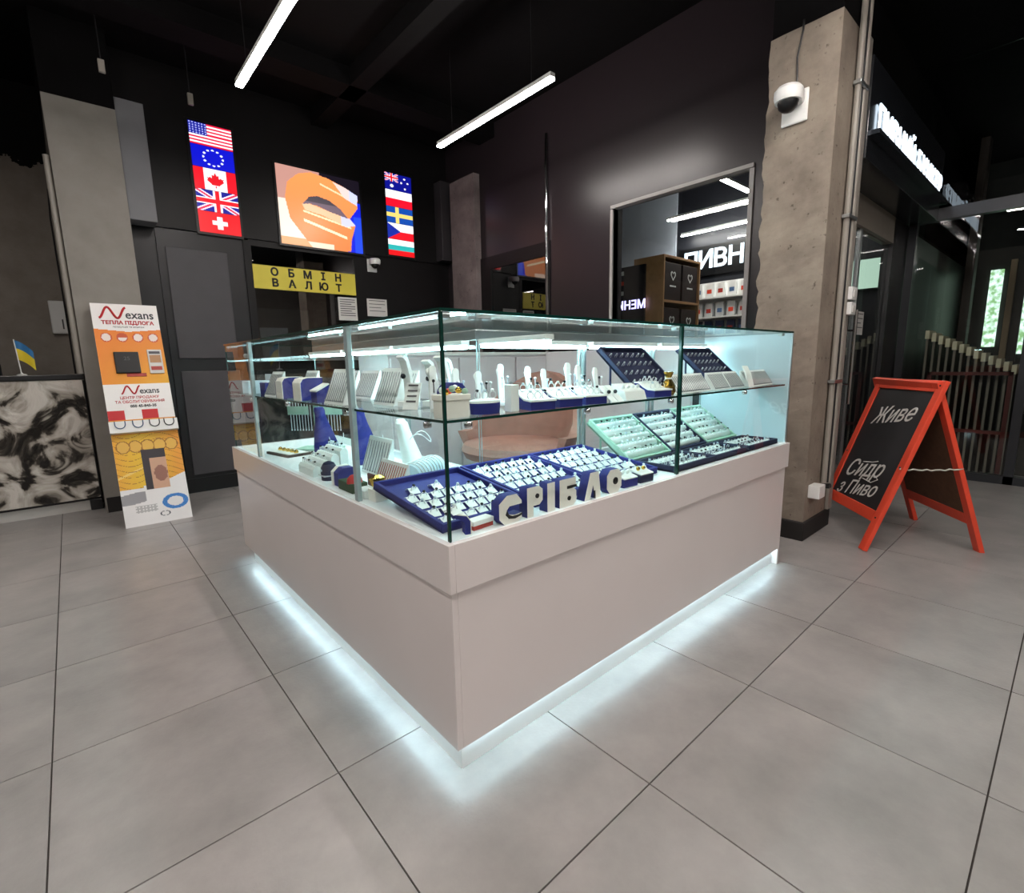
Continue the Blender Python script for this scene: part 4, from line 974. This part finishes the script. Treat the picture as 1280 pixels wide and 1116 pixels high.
t = thing('arched_stand', 'small arched cream and blue stand beside the red and green box', 'stand', LF(.70, 1.84, DZ)); MB().prism([(0, 0), (0, .05), (.02, .068), (.06, .068), (.06, 0)], 0, .06, 0).build('stand_body', BLUE, t); MB().prism([(-.003, 0), (-.003, .051), (.019, .071), (.06, .071), (.06, .068), (.02, .068), (0, .05), (0, 0)], 0, .02, 0).build('cream_cover', CREAM, t)
t = thing('felt_box', 'dark green felt box with a red dome by the glass joint', 'box', LF(.69, 1.76, DZ)); obox('box_body', (0, .12, 0, .06, 0, .035), mat('green_felt', (40, 66, 38), .9), t, .003)
MB().lathe([(.028, 0), (.026, .015), (.015, .028), (.003, .032)], 14, 0, Matrix.Translation((.09, .025, .032))).build('red_dome', mat('red_felt', (186, 36, 36), .7), t, smooth=True)
t = thing('jewel_case', 'open brown jewellery case by the middle glass joint', 'box', LF(.69, 1.612, DZ)); obox('case_body', (0, .07, 0, .05, 0, .03), CARD, t, .004); obox('case_lid', (0, .07, .045, .055, .03, .075), mat('case_brown', (84, 50, 50), .6), t, .012)

# ------------------------------------------------------------------ A-frame chalkboard
A = Vector((3.30, .735, 0)); B = Vector((3.755, .255, 0)); D = Vector((.50, .405, 0))
APX = (A+B)/2; APX.z = .965
ax_ = D.normalized(); wid = D.length
sb = thing('chalkboard_stand', 'orange-red wooden A-frame chalkboard with handwritten chalk words', 'sign', T((A.x+B.x)/2, (A.y+B.y)/2, 0))
inv = Matrix.Translation((-(A.x+B.x)/2, -(A.y+B.y)/2, 0))
def leaf(foot, nm):
    up = (APX-foot); L = up.length; up.normalize(); nrm = ax_.cross(up).normalized()
    out = Vector((foot.x-APX.x, foot.y-APX.y, 0))
    if nrm.dot(out) < 0: nrm = -nrm; xa = -ax_; org = foot+D
    else: xa = ax_.copy(); org = foot.copy()
    if xa.cross(up).dot(nrm) < 0: pass
    Mx = Matrix(((xa.x, up.x, nrm.x, org.x), (xa.y, up.y, nrm.y, org.y), (xa.z, up.z, nrm.z, org.z), (0, 0, 0, 1)))
    return inv @ Mx, L
for q, (ft, nm) in enumerate(((A, 'front'), (B, 'rear'))):
    Mx, L = leaf(ft, nm); W = wid; s = .052
    for b in ((0, s, 0, L, -.026, 0), (W-s, W, 0, L, -.026, 0)): obox('leg', b, ORANGE, sb, .003, Mx)
    obox('rail', (s, W-s, L-s*1.25, L, -.026, 0), ORANGE, sb, .003, Mx); obox('rail', (s, W-s, .17, .17+s*1.25, -.026, 0), ORANGE, sb, .003, Mx)
    p_ = obox('chalk_panel' if q == 0 else 'rear_panel', (s-.005, W-s+.005, .17+s, L-s, -.018, -.008), CHALKB, sb, 0, Mx)
    obox('hardboard_back', (s-.004, W-s+.004, .17+s, L-s, -.022, -.0181), HARDB, sb, 0, Mx)
    if q == 0:
        for (s_, x, y, sz) in (('Живе', W*.50, L*.78, .145), ('Сидр', W*.44, L*.425, .15), ('з Пиво', W*.46, L*.30, .125)):
            text('chalk_lettering', s_, sz, CHALK, sb, Mx @ T(x, y, -.0075, R(9)), .001, .0008, shear=.5)
        pts = [(W*.40, L*.47, -.007), (W*.55, L*.485, -.007), (W*.62, L*.50, -.007)]
        MB().tube([Mx @ Vector(v) for v in pts], .0035, 5).build('chalk_flourish', CHALK, sb)
        pts = [(W*.5, L*.375, -.007), (W*.66, L*.37, -.007), (W*.74, L*.40, -.007), (W*.70, L*.41, -.007)]
        MB().tube([Mx @ Vector(v) for v in pts], .003, 5).build('chalk_flourish', CHALK, sb)
    for yy in (.20, L*.5, L-.03):
        for xx in (s*.5, W-s*.5): MB().ball((xx, yy, 0), .006, 6).build('screw', DARKM, sb, Mx)
zc = .5; pA = A.lerp(APX, zc); pB = B.lerp(APX, zc)
pA = pA+ax_*.01; pB = pB+ax_*.01
MB().tube([inv @ (pA.lerp(pB, k/14)+Vector((0, 0, .004*math.sin(k*2.4)-.006*math.sin(math.pi*k/14)))) for k in range(15)], .0045, 6).build('chain', mat('pale_string', (190, 186, 178), .7), sb)

# ------------------------------------------------------------------ chrome strip and glazed door on the black wall
ch = MB(); 
pts = [(3.578, 3.53+.004*math.sin(k*.9), 0.02+3.17*k/40) for k in range(41)]
o = ch.tube(pts, [.012+.006*math.sin(k*1.3)*(k % 3 == 0) for k in range(41)], 8).build('chrome_strip', CHROME, smooth=True)
tag(o, 'thin wavy chrome strip running up the black wall by the glazed door', 'strip')
d2 = struct(MB().box(3.585, 3.62, 4.40, 4.57, 0, 2.25).build('door_2', BLACKH))
obox('door_frame', (3.585, 3.62, 3.50, 3.56, 0, 2.25), BLACKH, d2); obox('door_frame', (3.585, 3.62, 3.56, 4.40, 2.12, 2.25), BLACKH, d2); obox('door_frame', (3.585, 3.62, 3.56, 4.40, 0, .15), BLACKH, d2)
pane('pane', (3.60, 3.61, 3.56, 4.40, .15, 2.12), 0, d2, GLASSR)
obox('backing', (3.64, 3.66, 3.5, 4.57, 0, 2.25), BLACKP, d2)

# ------------------------------------------------------------------ shop window and the shop behind it
FRAMEW = mat('window_frame_grey', (150, 146, 144), .55)
w2 = struct(obox('window_2', (3.585, 3.66, 1.605, 2.785, 2.367, 2.392), FRAMEW))
obox('window_frame', (3.585, 3.66, 2.76, 2.785, 1.15, 2.36), FRAMEW, w2); obox('window_frame', (3.585, 3.66, 1.60, 1.63, 1.15, 2.36), FRAMEW, w2); obox('window_frame', (3.585, 3.66, 1.60, 2.785, 1.12, 1.15), FRAMEW, w2)
pane('pane', (3.64, 3.648, 1.63, 2.76, 1.15, 2.367), 0, w2, GLASSD)
SHOPW = mat('shop_white_wall', (196, 206, 220), .6, vary=.03); SHOPD = mat('shop_dark_wall', (34, 36, 44), .5, vary=.1)
struct(obox('wall_shop_end', (6.545, 6.65, 1.36, 6.0, 0, CEIL), SHOPD))
struct(obox('wall_shop_white', (6.51, 6.545, 3.93, 6.0, 0, CEIL), SHOPW))
struct(obox('wall_shop_far', (3.72, 6.51, 5.6, 5.7, 0, CEIL), SHOPD))
sg = thing('shop_sign', 'black board with white word over the shop shelves behind the window', 'sign', T(6.5, 3.0, 2.2))
obox('board', (0, .045, -.95, .86, 0, .38), BLK, sg)
letters('letter', 'ПИВНИЙ', .31, SIGNW, sg, YZ(-.006, .16, .19), .01, .006, .07)
for k, (x, y0, y1, z) in enumerate(((5.80, 2.3, 3.62, 2.8), (6.35, 2.6, 3.75, 2.72))): tube_light(x, y0, y1, 'linear light inside the shop '+('over the middle of the shop floor', 'near the dark sign')[k], z, w=.013)
t = tube_light(4.86, 2.5, 3.15, 'short linear light inside the shop close behind the window', 2.8, True)
sh_ = thing('wooden_shelf', 'open light wood shelf unit holding dark boxes behind the window', 'shelf', T(4.50, 2.82, 0))
for b in ((0, .66, 0, .35, 2.10, 2.125), (0, .66, 0, .35, 1.675, 1.70), (0, .66, 0, .35, 1.24, 1.265), (0, .66, 0, .35, .8, .825), (0, .66, 0, .35, .06, .085)): obox('shelf_board', b, WOODL, sh_, .002)
for b in ((-.02, 0, 0, .35, 0, 2.125), (.66, .68, 0, .35, 0, 2.125)): obox('shelf_side', b, WOODL, sh_, .002)
obox('shelf_back', (0, .66, .33, .35, .06, 2.1), WOODD, sh_)
HEART = [(0, -.05), (.045, 0), (.045, .025), (.03, .04), (.012, .035), (0, .02), (-.012, .035), (-.03, .04), (-.045, .025), (-.045, 0)]
for k, (x, z) in enumerate(((.02, 1.70), (.345, 1.70), (.02, 1.265), (.345, 1.265))):
    t = thing('gift_carton', 'dark brown carton with white heart mark '+('on the upper board by the side panel', 'on the upper board at the open side', 'on the lower board by the side panel', 'on the lower board at the open side')[k], 'box', T(4.50+x, 2.83, z), 'dark cartons on the wooden shelf')
    obox('carton', (0, .29, 0, .28, 0, .36), mat('carton_brown', (46, 34, 32), .5), t, .003)
    shape('heart_mark', [HEART, [(p[0]*.7, p[1]*.7) for p in HEART]], .002, CARD, t, XZ(.145, -.001, .24)); obox('text_line', (.09, .2, -.002, 0, .13, .145), CARD, t)
mp = thing('menu_panel', 'dark menu panel with bright words, one a built-in reflection, in the shop behind the window', 'sign', T(4.45, 3.02, 1.2))
obox('board', (0, .03, 0, .42, 0, .86), mat('menu_dark', (26, 28, 36), .4), mp)
text('lettering', 'МЕНЮ', .12, emitmat('menu_reflection', (190, 180, 255), 1.6), mp, YZ(-.002, .17, .47) @ Matrix.Diagonal((-1, 1, 1, 1)), .004, .002)  # mirrored glowing word stands in for a menu screen reflected in the glass
for k in range(4): obox('menu_line', (-.003, 0, .25, .39, .78-.1*k, .82-.1*k), (CARD, ORANGE, CARD, CARD)[k], mp)
obox('menu_leg', (.0, .03, .18, .24, -1.2, 0), DARKM, mp)
gs = thing('goods_rack', 'white price rack of packets and cans in the shop behind the window', 'rack', T(6.21, 2.6, 0))
obox('rack_back', (.30, .33, -.4, 1.0, 0, 2.1), WHITE, gs)
for z in (1.4, 1.62, 1.86): obox('rack_shelf', (0, .3, -.4, 1.0, z, z+.02), WHITE, gs)
for k in range(3):
    for q in range(9):
        o = thing('snack_packet', 'packet with coloured label standing on the '+('lowest', 'middle', 'topmost')[k]+' board of the price rack', 'packet', T(6.26, 2.26+.145*q, (1.42, 1.64, 1.88)[k]), 'packets on the price rack')
        if q == 0 or True:
            MB().prism([(-.05, 0), (.05, 0), (.054, .03), (.046, .15), (.05, .17), (-.05, .17), (-.046, .15), (-.054, .03)], 0, .05, 0).build('packet_body', (mat('packet_navy', (40, 52, 84), .4), mat('packet_white', (206, 208, 210), .4), WHITE)[k], o)
            obox('packet_label', (-.003, 0, -.03, .03, .05, .10), (ORANGE, mat('packet_blue', (80, 110, 150), .4), RED)[(k+q) % 3], o)

# ------------------------------------------------------------------ storefront on the right
FY = 1.24
fs_ = thing('fascia', 'dark glossy fascia over the shop door carrying lit white letters', 'sign', T(3.80, 1.0, 2.27))
obox('fascia_board', (-.1, 2.099, .0, .24, 0, .55), mat('fascia_dark', (34, 36, 40), .18), fs_, .003)
letters('letter', 'ПИВНИЙ БУНКЕР', .215, SIGNW, fs_, XZ(1.04, -.010, .245), .008, .0002, .2, wide=1.0)
obox('sign_ledge', (-.08, 2.1, -.055, 0, .125, .15), mat('ledge_steel', (70, 76, 84), .15, .6), fs_)
d3 = struct(obox('door_3', (3.78, 3.85, FY-.02, FY+.04, 0, 2.06), PIPE))
obox('transom', (3.78, 5.5, FY-.03, FY+.05, 2.06, 2.27), mat('transom_grey', (140, 132, 122), .5, vary=.06), d3)
obox('door_frame', (5.46, 5.6, FY-.03, FY+.05, 0, 2.27), DARKM, d3)
pane('pane', (3.85, 4.62, FY, FY+.01, .02, 2.06), 1, d3, GLASSD); pane('pane', (4.66, 5.46, FY, FY+.01, .02, 2.06), 1, d3, GLASSD)
obox('meeting_stile', (4.62, 4.66, FY-.01, FY+.02, 0, 2.06), ALU, d3)
hd = MB().tube([(4.45, FY-.07, .75), (4.45, FY-.07, 1.45)], .014, 10).build('door_handle', CHROME, d3, smooth=True)
for z in (.9, 1.3): MB().tube([(4.45, FY-.07, z), (4.45, FY+.0, z)], .008, 8).build('handle_standoff', CHROME, hd)
shape('arrow_sticker', [[(0, .16), (.04, .16), (.09, 0), (.04, -.16), (0, -.16), (.05, 0)]], .002, mat('sticker_yellow', (236, 202, 40), .5), d3, XZ(3.98, FY-.002, 1.06))
obox('frosted_sticker', (3.86, 3.98, FY-.002, FY-.0005, .98, 1.16), mat('sticker_green', (190, 205, 190), .5), d3)
notice('paper_notice', T(3.87, FY-.006, 1.42), .17, .24, 'white paper sheet on the glass shop door by the pillar', None, 5)
notice('paper_notice', T(4.68, FY-.006, 1.28), .22, .18, 'framed white notice on the second glass leaf of the shop door', None, 4)
struct(obox('wall_shop_post', (5.60, 5.93, FY-.03, FY+.06, 0, 2.27), DARKM)); struct(obox('wall_shop_partition', (5.98, 9.4, FY, FY+.11, 0, 2.27), DARKM)); struct(obox('wall_shop_header', (3.72, 6.75, FY, FY+.12, 2.27, CEIL), BLACKP))
# fridge seen in the shop through the glass door
fr = thing('drinks_fridge', 'tall black drinks fridge inside the shop behind the glass door', 'fridge', T(5.35, 1.72, 0))
obox('fridge_body', (0, .7, 0, .6, 0, 2.0), BLK, fr, .01); obox('fridge_door', (.02, .68, -.03, 0, .1, 1.8), mat('fridge_blue', (34, 40, 62), .25), fr, .006); obox('fridge_sign', (.04, .66, -.035, 0, 1.82, 1.97), mat('fridge_header', (206, 212, 222), .4), fr); obox('door_handle', (.06, .08, -.06, -.03, .8, 1.3), ALU, fr, .004)
lb = thing('shop_lightbox', 'pale green lit panel on the shop wall behind the glass door', 'light box', T(6.50, 1.44, 1.82))
obox('box_frame', (0, .045, -.01, .40, -.01, .31), BLK, lb); obox('lit_face', (-.004, 0, 0, .39, 0, .30), emitmat('lightbox_green', (196, 226, 206), .6), lb)
dl = thing('disc_lamp', 'round white pendant lamp in the shop behind the glass door', 'lamp', T(5.75, 1.52, 2.42))
MB().lathe([(.11, 0), (.12, .01), (.12, .035), (.02, .05)], 20).build('lamp_body', WHITE, dl, smooth=True); MB().lathe([(.001, -.004), (.105, -.004), (.105, 0)], 20).build('lamp_face', emitmat('disc_led', (235, 235, 255), 1.2), dl); MB().tube([(0, 0, .05), (0, 0, CEIL-2.42)], .004, 6).build('cord', BLK, dl)
gc = thing('goods_counter', 'low counter with coloured goods inside the shop behind the glass door', 'counter', T(4.75, 1.62, 0))
obox('counter_body', (0, .5, 0, .4, 0, .85), WHITE, gc, .004)
for k in range(4): MB().lathe([(.03, .85), (.032, .98), (.014, 1.03), (.012, 1.1)], 10, 0, Matrix.Translation((.08+.11*k, .2, 0))).build('bottle', (MATS['packet_blue'], YELLOW, MATS['packet_navy'], PADW)[k], gc, smooth=True)
# side glazing x = 5.93
w3 = struct(obox('window_3', (5.90, 5.98, -3.5, FY-.03, 2.27, 2.37), mat('mullion_dark', (48, 50, 54), .35, .3)))
MU = MATS['mullion_dark']
for y in (1.14, .30, -.55, -1.5, -2.5): obox('mullion', (5.90, 5.98, y, y+.06, 0, 2.27), MU, w3)
obox('bottom_rail', (5.90, 5.98, -3.5, 1.14, 0, .07), MU, w3)
for y0, y1 in ((.36, 1.14), (-.49, .30), (-1.44, -.55)):
    pane('pane', (5.93, 5.938, y0, y1, .07, 2.27), 0, w3, GLASSD); 
for y0, y1 in ((-.49, 1.13), (-1.44, -.55)): pane('pane', (5.93, 5.938, y0, y1, 2.37, CEIL-.01), 0, w3, GLASSD)
struct(obox('wall_far_right', (9.4, 9.5, -4, 1.15, 0, CEIL), mat('far_right_dark', (40, 42, 40), .6, vary=.15)))
LEAFM = bpy.data.materials.new('daylight_foliage'); LEAFM.use_nodes = True
nt = LEAFM.node_tree; nt.nodes.clear(); oo = nt.nodes.new('ShaderNodeOutputMaterial'); ee = nt.nodes.new('ShaderNodeEmission'); nn = nt.nodes.new('ShaderNodeTexNoise'); gg = nt.nodes.new('ShaderNodeNewGeometry'); rr_ = nt.nodes.new('ShaderNodeValToRGB')
nn.inputs['Scale'].default_value = 16; nn.inputs['Detail'].default_value = 4
rr_.color_ramp.elements[0].position = .4; rr_.color_ramp.elements[0].color = (*lin((120, 160, 110)), 1); rr_.color_ramp.elements[1].position = .62; rr_.color_ramp.elements[1].color = (*lin((220, 245, 235)), 1)
nt.links.new(gg.outputs['Position'], nn.inputs['Vector']); nt.links.new(nn.outputs['Fac'], rr_.inputs[0]); nt.links.new(rr_.outputs[0], ee.inputs[0]); ee.inputs[1].default_value = .9; nt.links.new(ee.outputs[0], oo.inputs[0])
w4 = struct(obox('window_4', (9.37, 9.395, .84, .97, 1.2, 2.2), LEAFM))
obox('window_jamb', (9.30, 9.39, .72, .78, 1.0, 2.3), mat('jamb_daylit', (214, 186, 150), .6), w4)  # cream tone puts the daylight on this jamb into its colour
w5 = struct(obox('window_5', (9.37, 9.395, .52, .62, 1.1, 2.7), LEAFM)); obox('window_jamb', (9.3, 9.39, .62, .68, 1.0, 2.8), DARKM, w5)
for k, y in enumerate((1.35-.30, .30)):
    struct(obox('trim_%d' % (k+5), (8.2, 8.4, y-.05, y+.03, 0, CEIL), WOODD))
# sample boards standing behind the glass
for k in range(14):
    f = k/13; y = 1.02-.052*k
    t = thing('sample_board', 'dark sample board with beige top edge standing in the row behind the glass', 'board', T(6.22, y, 0), 'sample boards behind the side glass')
    hh = 1.34-.36*f
    obox('board', (0, .30, 0, .018, 0, hh-.06), mat('sample_dark', (44, 36, 32), .5, vary=.2), t); obox('board_top', (-.004, .30, -.003, .03, hh-.08, hh), BEIGE, t, .002); obox('edge_band', (-.003, 0, 0, .018, 0, hh), mat('edge_band_grey', (128, 120, 110), .6), t)
t = thing('sample_rack', 'dark red frame of the sample rack behind the glass', 'rack', T(6.10, .40, 0))
for b in ((0, .03, 0, .03, 0, .95), (0, .03, .55, .58, 0, .95), (0, .03, 0, .58, .92, .95), (0, .03, 0, .58, .40, .43)): obox('rack_bar', b, mat('rack_red', (96, 34, 30), .5), t)
pb2 = thing('floor_poster', 'blue and cream poster leaning behind the side glass', 'poster', T(6.05, .22, 0))
raster('print', lambda u, v: (70, 92, 140) if v > .5 else (190, 180, 170), .4, .55, 10, 14, PRINT, pb2, YZ(0, 0, 0.05)); obox('poster_board', (.001, .02, -.4, 0, 0, .6), WHITE, pb2)
